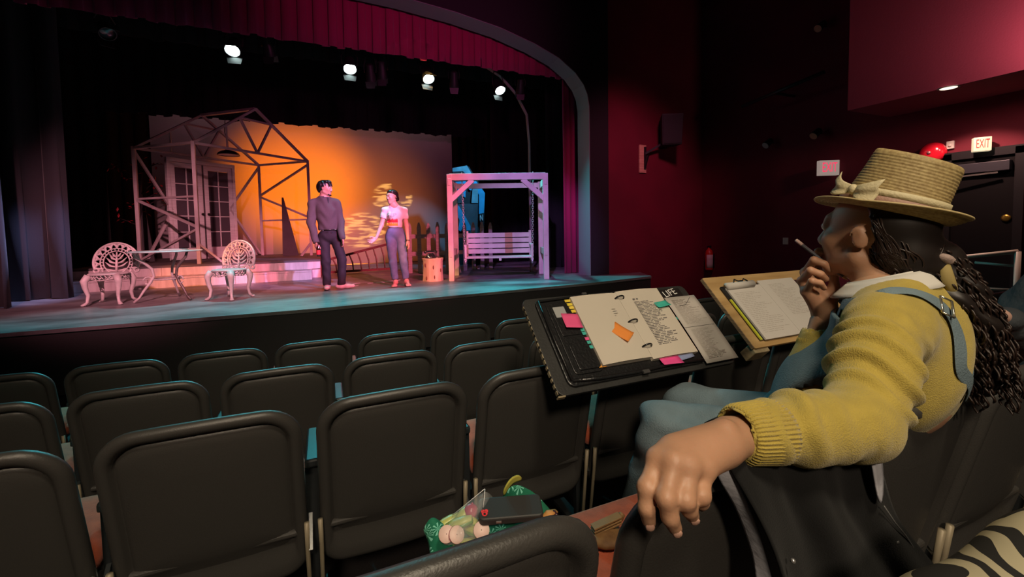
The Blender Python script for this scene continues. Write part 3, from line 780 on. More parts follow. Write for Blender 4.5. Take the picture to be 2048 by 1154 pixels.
# blue scenery flat ---------------------------------------------------
FY = 11.0
M_blue = mat('turquoise_scene_paint', (.05, .38, .62), .6, vary=(4, .3)); M_fgrey = mat('grey_scene_paint', (.10, .09, .10), .8, vary=(3, .4)); M_fdark = mat('dark_scene_paint', (.02, .018, .02), .8)
M_fpale = mat('pale_blue_scene_paint', (.22, .38, .42), .7, vary=(5, .4))
def fpoly(px, y=FY): return [onY(a, b, y) for a, b in px]
q = onZ(940, 545, DECK)
bf = thing('house_facade_flat', 'turquoise painted house facade flat behind the porch swing', 'scenery', (onY(940, 540, FY).x, FY, DECK))
def fpart(nm, px, mt, y): MB().prism(fpoly(px, y), (0, .02, 0)).build(nm, mt, bf)
fpart('backing_panel', [(904, 340), (938, 333), (970, 386), (968, 470), (958, 541), (904, 545)], M_fdark, FY)
fpart('roof_panel', [(905, 336), (934, 331), (946, 352), (905, 350)], M_fpale, FY - .05)
fpart('roof_line', [(905, 343), (926, 342), (933, 350), (931, 352), (925, 345), (905, 346)], M_fdark, FY - .08)
fpart('gable_trim', [(938, 363), (952, 362), (970, 386), (968, 426), (958, 428), (958, 390), (951, 376), (946, 375), (942, 381), (938, 379)], M_blue, FY - .05)
fpart('corner_trim', [(911, 364), (932, 362), (931, 395), (926, 393), (920, 386), (911, 394)], M_blue, FY - .05)
fpart('window_panel', [(945, 378), (956, 376), (956, 406), (943, 406)], M_fpale, FY - .06)
fpart('window_panel', [(914, 392), (924, 386), (928, 405), (913, 407)], M_fgrey, FY - .06)
fpart('wall_panel', [(913, 408), (956, 407), (955, 470), (930, 468), (913, 440)], M_fgrey, FY - .04)
fpart('drip_trim', [(911, 409), (918, 412), (930, 432), (941, 452), (941, 461), (930, 461), (924, 458), (922, 463), (917, 460), (919, 440), (911, 424)], M_blue, FY - .06)
fpart('sign_panel', [(958, 428), (967, 426), (967, 448), (963, 450), (959, 442)], M_fdark, FY - .08)
for a in ([(960, 430), (961, 430), (961, 441), (960, 441)], [(965, 429), (966, 429), (966, 441), (965, 441)], [(960, 430), (961.2, 430), (966, 441), (964.8, 441)], [(963, 445), (966, 445), (965, 449), (964, 449)]):
    fpart('sign_stroke', a, mat('sign_white', (.75, .75, .75), .6), FY - .1)
MB().bar((onY(935, 541, FY).x, FY + .05, DECK + .05), (onY(935, 541, FY).x, FY + .7, DECK + .05), .06).build('brace_foot', M_fgrey, bf)
MB().bar((onY(935, 541, FY).x, FY + .03, DECK + 1.2), (onY(935, 541, FY).x, FY + .68, DECK + .06), .05).build('brace', M_fgrey, bf)
# leaning lavender board beside the swing post and a pale standing strip in the wing
lb0, lb1 = onZ(916, 548, DECK), onY(911, 395, 8.6)
MB().prism([Vector((lb0.x - .1, 8.9, DECK)), Vector((lb0.x + .12, 8.9, DECK)), Vector((lb0.x - .02, 9.1, DECK + 1.2)), Vector((lb0.x - .1, 9.1, DECK + 1.25))], (0, .03, 0)).build('leaning_board', mat('lavender_board', (.38, .34, .42), .7, vary=(4, .3)), None)
tag(bpy.data.objects['leaning_board'], 'tapered grey board leaning upright just behind the swing post', 'board')
w0 = onZ(1083, 540, DECK)
MB().tube([(4.05, 8.3, DECK), (4.05, 8.3, 3.0), (4.0, 8.3, 3.6), (3.75, 8.28, 4.0), (3.4, 8.25, 4.3), (3.1, 8.2, 4.42)], .05, 10, flat=.35).build('cable_drop', mat('grey_cable_sleeve', (.22, .21, .23), .7), None, smooth=True)
tag(bpy.data.objects['cable_drop'], 'grey cable sleeve curving down from the lighting bar beside the swing', 'cable')

# spike tape marks on the deck
M_tape = mat('white_tape', (.75, .75, .75), .7)
for i, (a, b) in enumerate((((680, 572), (720, 566)), ((735, 567), (800, 560)), ((700, 575), (716, 571)), ((752, 566), (785, 563)))):
    p0, p1 = onZ(*a, DECK), onZ(*b, DECK)
    MB().bar(p0 + z * .002, p1 + z * .002, .03, .003).build('floor_tape', M_tape, None)
for o in [o for o in COL.objects if o.name.startswith('floor_tape')]: tag(o, 'strip of white spike tape stuck to the stage floor by the actors', 'tape', 'white tape strips on the stage floor')

# ornate garden chairs and table -------------------------------------
M_iron = mat('white_cast_iron', (.74, .69, .66), .45, .0, vary=(9, .3), bump=(40, .3))
def garden_chair(loc, rot, label):
    t = thing('garden_chair', label, 'chair', (0, 0, 0))
    B = MB(); zc = .56; yb = .17                    # fan centre; local: x right, -y faces the sitter's front
    lean = lambda p: (p[0], yb + (p[2] - .42) * .12, p[2])
    def arc(r, a0, a1, n, sx=1.0, sz=1.0): return [lean((r * sx * math.cos(math.radians(a)), 0, zc + r * sz * math.sin(math.radians(a)))) for a in [a0 + (a1 - a0) * k / n for k in range(n + 1)]]
    B.tube(arc(.265, -22, 202, 40), .023, 8, flat=.6)
    B.tube(arc(.190, -35, 215, 36), .013, 6, flat=.6)
    B.tube(arc(.155, 0, 360, 36), .013, 6, flat=.6)
    for s in (-1, 1):                                    # end scrolls
        B.tube([lean((s * (.235 + .03 * math.cos(a)), 0, zc - .115 + .03 * math.sin(a))) for a in [k * .6 for k in range(12)]], .013, 6)
        B.tube([lean((s * .17, 0, zc - .10)), lean((s * .15, 0, zc - .16)), lean((s * .17, 0, .42))], .014, 6)
    for k in range(13):                                  # pierced lattice between the rings
        a = -25 + 230 * k / 12; c = math.cos(math.radians(a)); s = math.sin(math.radians(a))
        B.tube([lean((c * .185, 0, zc + s * .185)), lean((c * .225, 0, zc + s * .225))], .013, 5)
        a2 = a + 230 / 24
        for da in (-9.5, 9.5):
            q = a + da
            B.tube([lean((c * .225, 0, zc + s * .225)), lean((math.cos(math.radians(q)) * .258, 0, zc + math.sin(math.radians(q)) * .258))], .013, 5)
        B.ball(lean((c * .226, 0, zc + s * .226)), .024, 7, 5, (1, .5, 1))
    for k in range(26):
        a = math.radians(k * 360 / 26); B.tube([lean((math.cos(a) * .160, 0, zc + math.sin(a) * .160)), lean((math.cos(a) * .185, 0, zc + math.sin(a) * .185))], .006, 5)
    B.build('back_rim', M_iron, t, smooth=True)
    L = MB()                                             # acanthus leaf in the centre
    L.tube([lean((0, 0, zc - .16)), lean((0, 0, zc - .05)), lean((0, 0, zc + .14))], [.018, .024, .012], 6, flat=.6)
    for s in (-1, 1):
        for k, (h, ln, up_) in enumerate(((-.12, .12, .03), (-.07, .13, .07), (-.02, .12, .085), (.03, .085, .085), (.07, .05, .06))):
            p0 = (0, 0, zc + h); p1 = (s * ln * .55, 0, zc + h + up_ * .25); p2 = (s * ln, 0, zc + h + up_)
            L.tube([lean(p0), lean(p1), lean(p2)], [.016, .028, .008], 6, flat=.5)
    L.build('leaf_motif', M_iron, t, smooth=True)
    S = MB()
    S.lathe([(.001, .425), (.20, .428), (.222, .42), (.222, .405), (.19, .398), (.001, .40)], (0, 0, 0), 32, sy=.92)
    S.build('seat', M_iron, t, smooth=True)
    Ap = MB()
    for k in range(28):
        a = 2 * math.pi * k / 28; b = 2 * math.pi * (k + 1) / 28
        f = lambda q, z_: (math.cos(q) * .205, math.sin(q) * .19, z_)
        dz = .035 * abs(math.cos(2 * a + math.pi / 4 * 0)) + .03; dz2 = .035 * abs(math.cos(2 * b)) + .03
        Ap.tube([f(a, .40 - dz), f(b, .40 - dz2)], .008, 5); Ap.tube([f(a, .40), f((a + b) / 2, .40 - dz * .5), f(b, .40 - dz2)], .006, 5)
        if k % 2: Ap.ball(f(a, .40 - dz * .55), .013, 6, 4)
    Ap.build('apron', M_iron, t, smooth=True)
    for sx in (-1, 1):
        for sy in (-1, 1):
            pts_ = [(sx * .155, sy * .14, .40), (sx * .19, sy * .172, .33), (sx * .185, sy * .165, .24), (sx * .165, sy * .15, .14), (sx * .175, sy * .16, .05), (sx * .20, sy * .185, .015)]
            MB().tube(pts_, [.045, .042, .030, .022, .018, .024], 8).ball((sx * .205, sy * .19, .016), .024, 8, 6, (1.2, 1.2, .68)).build('leg', M_iron, t, smooth=True)
    t.location = loc; t.rotation_euler = (0, 0, rot); return t
garden_chair(onZ(222, 607, DECK), math.radians(-8), 'white cast iron chair with fan back next to the blue-lit curtain')
garden_chair(onZ(461, 597, DECK), math.radians(-34), 'white cast iron chair with fan back in front of the french doors')
tl = onZ(338, 600, DECK)
gt = thing('garden_table', 'round white iron garden table on three scrolled legs', 'table', tl)
TZ = .71
MB().lathe([(.001, TZ), (.415, TZ), (.425, TZ - .008), (.415, TZ - .018), (.001, TZ - .016)], tl, 40).build('table_top', M_iron, gt, smooth=False)
M_iron_d = mat('worn_iron', (.34, .28, .26), .5, .4, vary=(12, .7))
for k in range(3):
    a = math.radians(205 + 120 * k); c, s = math.cos(a), math.sin(a)
    pr = [(.36, .70), (.33, .62), (.24, .54), (.17, .46), (.15, .36), (.20, .26), (.27, .16), (.32, .07), (.38, .015)]
    MB().tube([tl + Vector((c * r, s * r, h)) for r, h in pr], [.014, .018, .02, .018, .016, .018, .016, .014, .018], 8).build('leg', M_iron if k != 1 else M_iron_d, gt, smooth=True)
    MB().tube([tl + Vector((c * (.22 + .05 * math.cos(q)), s * (.22 + .05 * math.cos(q)), .30 + .05 * math.sin(q))) for q in [i * .55 for i in range(11)]], .01, 6).build('scroll', M_iron, gt, smooth=True)
MB().lathe([(.13, .315), (.16, .32), (.17, .31), (.16, .30), (.13, .305), (.13, .315)], tl, 24, cap=False).build('stretcher_ring', M_iron, gt, smooth=True)
bk = tl + Vector((.1, 0, TZ))
bo = thing('open_book', 'thin pale green booklet lying on the garden table', 'book', bk)
MB().box(bk + Vector((0, 0, .006)), (.30, .21, .012)).build('cover', mat('mint_cover', (.45, .62, .55), .6), bo, bevel=.002)
MB().box(bk + Vector((-.02, 0, .016)), (.26, .19, .008)).build('page_block', mat('booklet_paper', (.7, .7, .68), .8), bo, bevel=.002)
pn = MB().tube([bk + Vector((.06, -.02, .023)), bk + Vector((.15, .03, .023))], .004, 6).build('pen', mat('pen_dark', (.02, .02, .03), .3), None); tag(pn, 'dark pen lying on the pale green booklet', 'pen')

# ================================================================== theatre seats
Z3 = Vector((0, 0, 1))
M_shell = mat('seat_shell_plastic', (.046, .043, .040), .42, spec=.55, bump=(260, .10))
M_cush = mat('rust_seat_fabric', (.58, .11, .045), .9, vary=(30, .25), bump=(300, .25), sheen=.2)
M_armr = mat('armrest_black', (.02, .022, .024), .22, spec=.8)
M_stan = mat('beige_stanchion', (.30, .25, .17), .5, .2)
SW, SP = .522, .563                                   # seat width, seat pitch
def rrect(w, h, rt, rb, inset, n=7):
    """outline of the seat back (x, s) with slightly arched top, counter-clockwise, same count for every inset"""
    w2, hh = w / 2 - inset, h - 2 * inset; rt = max(.01, rt - inset * .7); rb = max(.01, rb - inset * .7)
    P_ = []
    for cx, cz, r, a0 in ((w2 - rb, rb, rb, -90), (w2 - rt, hh - rt, rt, 0), (-(w2 - rt), hh - rt, rt, 90), (-(w2 - rb), rb, rb, 180)):
        for k in range(n + 1):
            a = math.radians(a0 + 90 * k / n); P_.append((cx + r * math.cos(a), cz + r * math.sin(a) + inset))
    out = []
    N = len(P_)
    for i in range(N):                                  # subdivide the long edges
        p, q = P_[i], P_[(i + 1) % N]; out.append(p)
        L = math.hypot(q[0] - p[0], q[1] - p[1])
        m_ = 5 if (i % (n + 1)) == n else 1
        for k in range(1, m_): out.append((p[0] + (q[0] - p[0]) * k / m_, p[1] + (q[1] - p[1]) * k / m_))
    return out
def build_seat(seat_mat):
    t = thing('theatre_seat', 'seat', 'theatre seat')
    BH = .66; base = .85 - BH * math.cos(math.radians(13))
    def P(x, s, d):                                      # on the back: x, height along the back s, depth d (negative = rear)
        arch = .012 * (1 - (2 * x / SW) ** 2) * (s / BH) ** 2
        bow = .02 * (2 * x / SW) ** 2
        a = math.radians(13)
        return (x, (BH - s) * math.sin(a) + d * math.cos(a) + bow * 1.0, base + (s + arch) * math.cos(a) + d * math.sin(a) * .3)
    def rings(lst, fill=True):
        b = MB(); N = None; vs_ = []; fs = []
        for i, (ins, d) in enumerate(lst):
            o = rrect(SW, BH, .105, .075, ins); N = len(o); lift_ = .13 * min(1, max(0, (ins - .03) / .02)); o = [(x, s + lift_ * max(0, 1 - s / BH) ** 2) for x, s in o]
            vs_ += [P(x, s, d) for x, s in o]
        for i in range(len(lst) - 1):
            for k in range(N): l = (k + 1) % N; fs.append((i * N + k, i * N + l, (i + 1) * N + l, (i + 1) * N + k))
        if fill:
            fs.append(tuple((len(lst) - 1) * N + k for k in range(N)))
        b.add(vs_, fs); return b
    rings([(.02, .030), (.006, .028), (0, .018), (0, .008), (.004, .0), (.013, -.007), (.026, -.008), (.036, -.001), (.041, .012), (.046, .016)], False).build('back_shell', M_shell, t, smooth=True)
    rings([(.044, .017), (.048, .012), (.06, .007), (.085, .004), (.13, .002), (.18, .001)]).build('back_panel', M_shell, t, smooth=True)
    rings([(.03, .030), (.05, .055), (.08, .072), (.14, .078)]).build('back_cushion', seat_mat, t, smooth=True)
    c = MB()
    def cu(ins, z_):
        return [(x, y, z_) for x, y in ((s_x * (SW / 2 - .01 - ins) if True else 0, y_) for s_x, y_ in ())]
    o = []
    w2, y0, y1 = SW / 2 - .008, .155, .52
    prof = [(.03, .385), (.0, .395), (-.0, .43), (.012, .465), (.04, .482), (.10, .486)]
    N = 0; vs_ = []; fs = []
    for ins, zz in prof:
        rr = .05
        ring = []
        for cx, cy, a0 in ((w2 - rr, y0 + rr, -90), (w2 - rr, y1 - rr, 0), (-(w2 - rr), y1 - rr, 90), (-(w2 - rr), y0 + rr, 180)):
            for k in range(5):
                a = math.radians(a0 + 22.5 * k); ring.append((cx + rr * math.cos(a), cy + rr * math.sin(a)))
        N = len(ring); cx0, cy0 = 0, (y0 + y1) / 2
        vs_ += [(x * (1 - ins / w2), cy0 + (y - cy0) * (1 - ins / .21), zz) for x, y in ring]
    for i in range(len(prof) - 1):
        for k in range(N): l = (k + 1) % N; fs.append((i * N + k, i * N + l, (i + 1) * N + l, (i + 1) * N + k))
    fs.append(tuple((len(prof) - 1) * N + k for k in range(N))); fs.append(tuple(range(N - 1, -1, -1)))
    c.add(vs_, fs); c.build('seat_cushion', seat_mat, t, smooth=True)
    MB().bx(-w2 + .02, w2 - .02, .12, .50, .365, .388).build('seat_pan', M_shell, t, bevel=.008)
    MB().tube([(-w2 + .03, .525, .40), (w2 - .03, .525, .40)], .014, 8).build('front_bar', M_shell, t, smooth=True)
    xs = -SP / 2
    MB().bx(xs - .024, xs + .024, .16, .44, .575, .605).build('armrest', M_armr, t, bevel=.008)
    st_ = MB()
    st_.bar((xs, .2, .0), (xs, .2, .58), .022, .05); st_.bar((xs - .012, .12, .3), (xs - .012, .42, .58), .012, .05); st_.bx(xs - .03, xs + .03, .1, .4, .0, .015)
    st_.build('stanchion', M_armr, t)
    for s_ in (-1, 1): MB().tube([(xs + s_ * .021, .10, .42), (xs + s_ * .022, .11, .33), (xs + s_ * .020, .14, .1), (xs + s_ * .03, .2, .0)], [.009, .008, .007, .01], 6).build('support_leg', M_stan, t, smooth=True)
    return t
proto = build_seat(M_cush)
ROWX = {1: (-.10, range(-8, 9)), 2: (-.24, range(-7, 9)), 3: (-.352, range(-5, 10)), 4: (.090, range(-2, 6))}
GRP = {1: 'seats in the front row', 2: 'seats in the second row', 3: 'seats in the third row', 4: 'seats in the row with the seated woman'}
LAB = {1: 'black plastic theatre seat in the row closest to the stage front', 2: 'black plastic theatre seat in the second row from the stage', 3: 'black plastic theatre seat in the row whose backs carry the two reading boards', 4: 'black plastic theatre seat beside the seated woman in her row'}
used = False
SEAT4 = {}
for row in (1, 2, 3, 4):
    x0, ks = ROWX[row]
    for k in ks:
        x = x0 + SP * k
        if row < 4 and not (-4.6 < x < 5.2): continue
        o = copy_tree(proto) if used else proto
        used = True
        o.location = (x, ROW_Y[row], FLOOR[row]); o['label'] = LAB[row]; o['group'] = GRP[row]
        if row == 4: SEAT4[k] = o
SEAT4[0]['label'] = 'black theatre seat with the green snack bag on its rust cushion'; del SEAT4[0]['group']
SEAT4[1]['label'] = 'black theatre seat with the dark jacket over its back'; del SEAT4[1]['group']
SEAT4[2]['label'] = 'black theatre seat the woman in the straw hat sits in'; del SEAT4[2]['group']
for o in [o for o in COL.objects if o.parent == SEAT4[1] and o.name.split('.')[0] in ('armrest', 'stanchion', 'support_leg')]: bpy.data.objects.remove(o)
for o in list(COL.objects):
    if o.get('category') == 'theatre seat' and o.get('group') == GRP[3]:
        if .7 < o.location.x < 1.75: o['label'] = 'black plastic theatre seat whose back carries the black reading board'; o['group'] = 'seats under the black reading board'
        elif 1.75 < o.location.x < 2.8: o['label'] = 'black plastic theatre seat whose back carries the plywood reading board'; o['group'] = 'seats under the plywood reading board'
        elif o.location.x < .7: o['label'] = 'empty black plastic theatre seat in front of the snack bag row, before the boards'; o['group'] = 'third-row seats before the boards'
        else: o['label'] = 'empty black plastic theatre seat beyond the plywood reading board'; o['group'] = 'third-row seats beyond the boards'
for k in (-2, -1): SEAT4[k]['label'] = 'black theatre seat in the same row before the snack bag seat'; SEAT4[k]['group'] = 'empty seats before the snack bag'
for k in (3, 4, 5): SEAT4[k]['label'] = 'black theatre seat in the same row beyond the woman in the straw hat'; SEAT4[k]['group'] = 'seats beyond the woman'

# ================================================================== reading boards
def board(N1, w, d, tilt, name, label, thick, material, edge=None):
    ti = math.radians(tilt); X = Vector((1, 0, 0)); Y = Vector((0, math.cos(ti), math.sin(ti))); N = X.cross(Y)
    t = thing(name, label, 'board', N1)
    return t, (lambda a, b, h=0: N1 + X * (a * w) + Y * (b * d) + N * h), (X, Y, N)
def rquad(fn, a0, a1, b0, b1, h0, h1, w, d, r=.02, n=4):
    """rounded slab on the board between fractions"""
    A, B = (a1 - a0) * w, (b1 - b0) * d
    P_ = []
    for cx, cy, q0 in ((A - r, r, -90), (A - r, B - r, 0), (r, B - r, 90), (r, r, 180)):
        for k in range(n + 1):
            a = math.radians(q0 + 90 * k / n); P_.append((cx + r * math.cos(a), cy + r * math.sin(a)))
    lo = [fn(a0 + x / w, b0 + y / d, h0) for x, y in P_]; hi = [fn(a0 + x / w, b0 + y / d, h1) for x, y in P_]
    m_ = len(P_)
    return MB().add(lo + hi, [tuple(range(m_ - 1, -1, -1)), tuple(range(m_, 2 * m_))] + [(i, (i + 1) % m_, (i + 1) % m_ + m_, i + m_) for i in range(m_)])
M_bboard = mat('black_board_laminate', (.035, .035, .034), .45, vary=(6, .3), bump=(120, .1)); M_worn = wood('worn_board_edge', (.10, .08, .05), (.42, .34, .2), .7, 14, (1, 1, 1))
M_leather = mat('black_leather', (.012, .012, .013), .32, spec=.6, bump=(90, .25)); M_paper = mat('warm_paper', (.62, .56, .47), .85, vary=(3, .06)); M_ink = mat('print_ink', (.16, .15, .15), .9)
bw, bd = .88, .43
N1 = Vector((.735, 1.296, .608))
t, F, (BX, BY, BN) = board(N1, bw, bd, 44, 'reading_board', 'black reading board with worn pale edge laid over the seat backs', .012, M_bboard)
rquad(F, 0, 1, 0, 1, -.016, 0, bw, bd, .03).build('panel', M_bboard, t, bevel=.002)
we = MB()
r_ = random.Random(9)
for k in range(16):
    b0_ = .02 + k * .058; we.box(F(-.001, b0_ + .018, -.008), (.004, r_.uniform(.010, .020), .014), (BX, BY, BN))
we.box(F(.012, -.002, -.008), (.03, .006, .017), (BX, BY, BN))
we.build('worn_edge', M_worn, t)
for a in (.10, .72):
    MB().box(F(a + .05, .40, -.09), (.1, .05, .15), (BX, BY, BN)).build('cleat', M_worn, t, bevel=.004)
# sticker with lettering at the far right corner
sk = rquad(F, .785, .955, .81, .965, .0, .002, bw, bd, .004); sk = sk.build('sticker', mat('sticker_black', (.012, .01, .01), .5), t)
text_mb('LIFE', F(.872, .905, .002), BX * .98 + BY * .2, BY * .98 - BX * .2, .034).build('lettering', mat('sticker_white', (.8, .8, .78), .6), sk)
# zip binder
zb = thing('ring_binder', 'open black leather zip binder with white pages on the black board', 'binder', F(.4, .5, .0))
rquad(F, .055, .80, .05, .965, .001, .012, bw, bd, .03).build('cover', M_leather, zb, bevel=.004)
def zline(pts_, r): return MB().tube([F(*p) for p in pts_], r, 6)
zline([(.075, .10, .016), (.07, .5, .018), (.075, .93, .016), (.3, .955, .017), (.55, .95, .016), (.78, .94, .016)], .006).build('zip_edge', M_leather, zb, smooth=True)
zline([(.075, .10, .016), (.2, .075, .019), (.4, .07, .016), (.6, .085, .02), (.79, .07, .016)], .007).build('zip_edge', M_leather, zb, smooth=True)
MB().box(F(.33, .965, .022), (.02, .012, .008), (BX, BY, BN)).build('zip_pull', mat('nickel', (.4, .4, .4), .3, .9), zb); MB().box(F(.44, .055, .022), (.03, .014, .008), (BX, BY, BN)).build('zip_pull', MATS['nickel'], zb)
rquad(F, .10, .245, .14, .90, .012, .018, bw, bd, .02).build('organiser_panel', M_leather, zb, bevel=.002)
rquad(F, .125, .235, .17, .44, .018, .024, bw, bd, .012).build('pocket', M_leather, zb, bevel=.002)
rquad(F, .115, .225, .52, .86, .018, .022, bw, bd, .012).build('pocket', M_leather, zb, bevel=.002)
cd_ = rquad(F, .125, .185, .72, .84, .022, .0235, bw, bd, .004).build('card', mat('pale_card', (.35, .36, .36), .6), zb)
def sheet(a0, a1, b0, b1, h0, h1, curl=0.0, mt=None, nm='page_stack', par=None, sub=10):
    def fn(u, v): return F(a0 + (a1 - a0) * u, b0 + (b1 - b0) * v, h1 + curl * math.sin(math.pi * u) * .5)
    b = MB().grid(fn, sub, 3)
    q = [F(a0, b0, h0), F(a1, b0, h0), F(a1, b1, h0), F(a0, b1, h0)]
    c = [F(a0, b0, h1), F(a1, b0, h1), F(a1, b1, h1), F(a0, b1, h1)]
    b.add(q + c, [(3, 2, 1, 0), (0, 1, 5, 4), (1, 2, 6, 5), (2, 3, 7, 6), (3, 0, 4, 7)])
    return b.build(nm, mt or M_paper, par if par is not None else zb)
lp = sheet(.235, .50, .17, .925, .013, .034, .01)
rp = sheet(.505, .775, .15, .945, .013, .030, .012)
def textlines(par, a0, a1, b0, b1, rows, h, seed=1, th=.0028, full=.8, mt=None):
    r_ = random.Random(seed); b = MB()
    for k in range(rows):
        bb = b1 - (b1 - b0) * k / rows; a = a0; end = a0 + (a1 - a0) * r_.uniform(full * .6, 1)
        while a < end:
            L = r_.uniform(.012, .05); e = min(a + L, end)
            b.add([F(a, bb, h), F(e, bb, h), F(e, bb + th / bd, h), F(a, bb + th / bd, h)], [(0, 1, 2, 3)]); a = e + .007
    return b.build('printed_text', mt or M_ink, par, kind='stuff')
textlines(rp, .575, .72, .26, .78, 30, .0375, 3)
textlines(rp, .575, .63, .80, .82, 2, .0375, 4)
textlines(lp, .42, .45, .62, .72, 4, .041, 5, full=.4, mt=mat('faint_ink', (.40, .36, .32), .9))
rg = []
for b_ in (.28, .56, .85):
    c = F(.503, b_, .03); ring_ = [c + BX * (.024 * math.cos(a)) + BN * (.024 * math.sin(a)) for a in [math.pi * k / 10 for k in range(11)]]
    MB().tube(ring_, .0035, 8).build('binder_ring', mat('ring_dark_metal', (.05, .05, .055), .25, .9), zb, smooth=True)
# tabs and notes
def note(a, b, wv, hv, h, rot, col, nm, label, group=None, par=None, curl=.012):
    co, si = math.cos(rot), math.sin(rot); X_, Y_ = BX * co + BY * si, BY * co - BX * si; c = F(a, b, h)
    def fn(u, v): return c + X_ * ((u - .5) * wv) + Y_ * ((v - .5) * hv) + BN * (curl * (1 - v) ** 2 + .001)
    o = MB().grid(fn, 5, 6).build(nm, mat('note_' + str(tuple(round(x, 2) for x in col)), col, .8), par, smooth=True, solid=.0006)
    if par is None: tag(o, label, 'sticky note', group)
    return o
note(.19, .66, .075, .075, .024, -.15, (.85, .10, .28), 'sticky_note', 'bright pink sticky note on the leather pocket of the binder')
note(.405, .46, .060, .085, .037, .62, (.85, .28, .05), 'sticky_note', 'orange sticky note stuck askew on the white binder page')
note(.735, .72, .075, .035, .034, .1, (.05, .48, .38), 'sticky_note', 'teal sticky flag on the printed binder page')
pk = MB(); r_ = random.Random(3)
for i, (a, b, c_) in enumerate(((.225, .90, (.75, .55, .05)), (.228, .855, (.75, .6, .05)), (.230, .815, (.8, .6, .08)), (.232, .77, (.75, .55, .05)), (.236, .60, (.05, .45, .36)), (.236, .56, (.05, .45, .36)), (.236, .52, (.05, .42, .36)), (.236, .46, (.8, .1, .3)), (.237, .42, (.05, .42, .36)), (.238, .37, (.05, .42, .36)), (.240, .18, (.8, .35, .05)), (.762, .62, (.7, .5, .05)), (.770, .55, (.05, .42, .36)))):
    note(a, b, .035, .014, .022 + .0008 * (i % 5), 0, c_, 'index_tab', '', par=zb, curl=0)
note(.60, .125, .10, .05, .02, -.06, (.85, .08, .32), 'sticky_note', 'pink torn note sticking out below the binder pages')
note(.70, .14, .08, .03, .022, .1, (.25, .3, .5), 'index_tab', '', par=zb, curl=0)
# loose printed sheet at the right of the binder
def ls(u, v): return F(.80 + .21 * u, .03 + .80 * v, .014 + .004 * math.sin(3 * v) - .0 * u)
lsh = MB().grid(ls, 8, 8).build('loose_sheet', mat('grey_paper', (.52, .48, .44), .85), None, smooth=True, solid=.0008)
tag(lsh, 'loose printed sheet tucked beside the ring binder on the black board', 'paper')
textlines(lsh, .83, .99, .46, .78, 22, .0195, 8, .0022, mt=mat('faint_ink', (.40, .36, .32), .9)); textlines(lsh, .83, .99, .06, .40, 24, .0195, 9, .0022, mt=MATS['faint_ink'])
MB().tube([F(.86, .70, .020), F(.905, .71, .0205), F(.935, .755, .021), F(.965, .80, .021)], .0012, 5).build('pen_stroke', M_ink, lsh)
MB().tube([F(.80, .435, .020), F(1.0, .435, .02)], .0009, 4).build('fold_line', M_ink, lsh)

# wooden board with clipboard folder
N2 = Vector((1.816, 1.362, .625)); bw2, bd2 = .86, .43
M_ply = wood('honey_plywood', (.40, .25, .10), (.56, .38, .17), .5, 5, (.6, 4, 4), .05)
t2, F2_, (BX, BY, BN) = board(N2, bw2, bd2, 44, 'wooden_reading_board', 'honey-coloured plywood reading board laid over the seat backs', .012, M_ply)
rquad(F2_, 0, 1, 0, 1, -.016, 0, bw2, bd2, .012).build('panel', M_ply, t2, bevel=.002)
MB().box(F2_(-.001, .5, -.008), (.005, bd2 * .98, .0165), (BX, BY, BN)).build('edge_strip', wood('ply_edge', (.12, .08, .05), (.35, .24, .13), .7, 10, (1, 1, 20)), t2)
MB().box(F2_(.06, .015, -.05), (.1, .05, .075), (BX, BY, BN)).build('cleat', M_worn, t2, bevel=.004)
MB().box(F2_(.6, .32, -.08), (.1, .05, .13), (BX, BY, BN)).build('cleat', M_worn, t2, bevel=.004)
F = F2_; bw, bd = bw2, bd2
cl = thing('clipboard_folder', 'clipboard with white script pages on the plywood board', 'clipboard', F(.35, .4, 0))
rquad(F, .07, .80, .07, .83, .001, .010, bw, bd, .01).build('folder', M_leather, cl, bevel=.002)
rquad(F, .10, .40, .06, .80, .010, .018, bw, bd, .003).build('page_stack', mat('cool_paper', (.60, .57, .53), .85), cl)
rquad(F, .405, .74, .06, .86, .010, .016, bw, bd, .003).build('page_stack', MATS['cool_paper'], cl)
cr = MB(); cr.tube([F(.10, .80, .026), F(.33, .805, .026)], .019, 12); cr.build('rolled_page', MATS['cool_paper'], cl, smooth=True)
cp = MB(); cp.tube([F(.15, .82, .046), F(.17, .86, .046), F(.19, .83, .047), F(.23, .83, .047), F(.25, .86, .046), F(.27, .82, .046)], .0035, 6); cp.build('clip', mat('clip_wire', (.08, .08, .08), .3, .9), cl, smooth=True)
textlines(cl, .13, .37, .12, .7, 24, .0186, 12, .002, mt=MATS['faint_ink']); textlines(cl, .47, .70, .3, .78, 22, .0166, 13, .002, mt=MATS['faint_ink'])
MB().box(F(.074, .35, .012), (.012, .24, .006), (BX, BY, BN)).build('highlighter', mat('lime_plastic', (.55, .6, .05), .4), None)
tag(bpy.data.objects['highlighter'], 'lime highlighter pen clipped along the edge of the clipboard folder', 'pen')

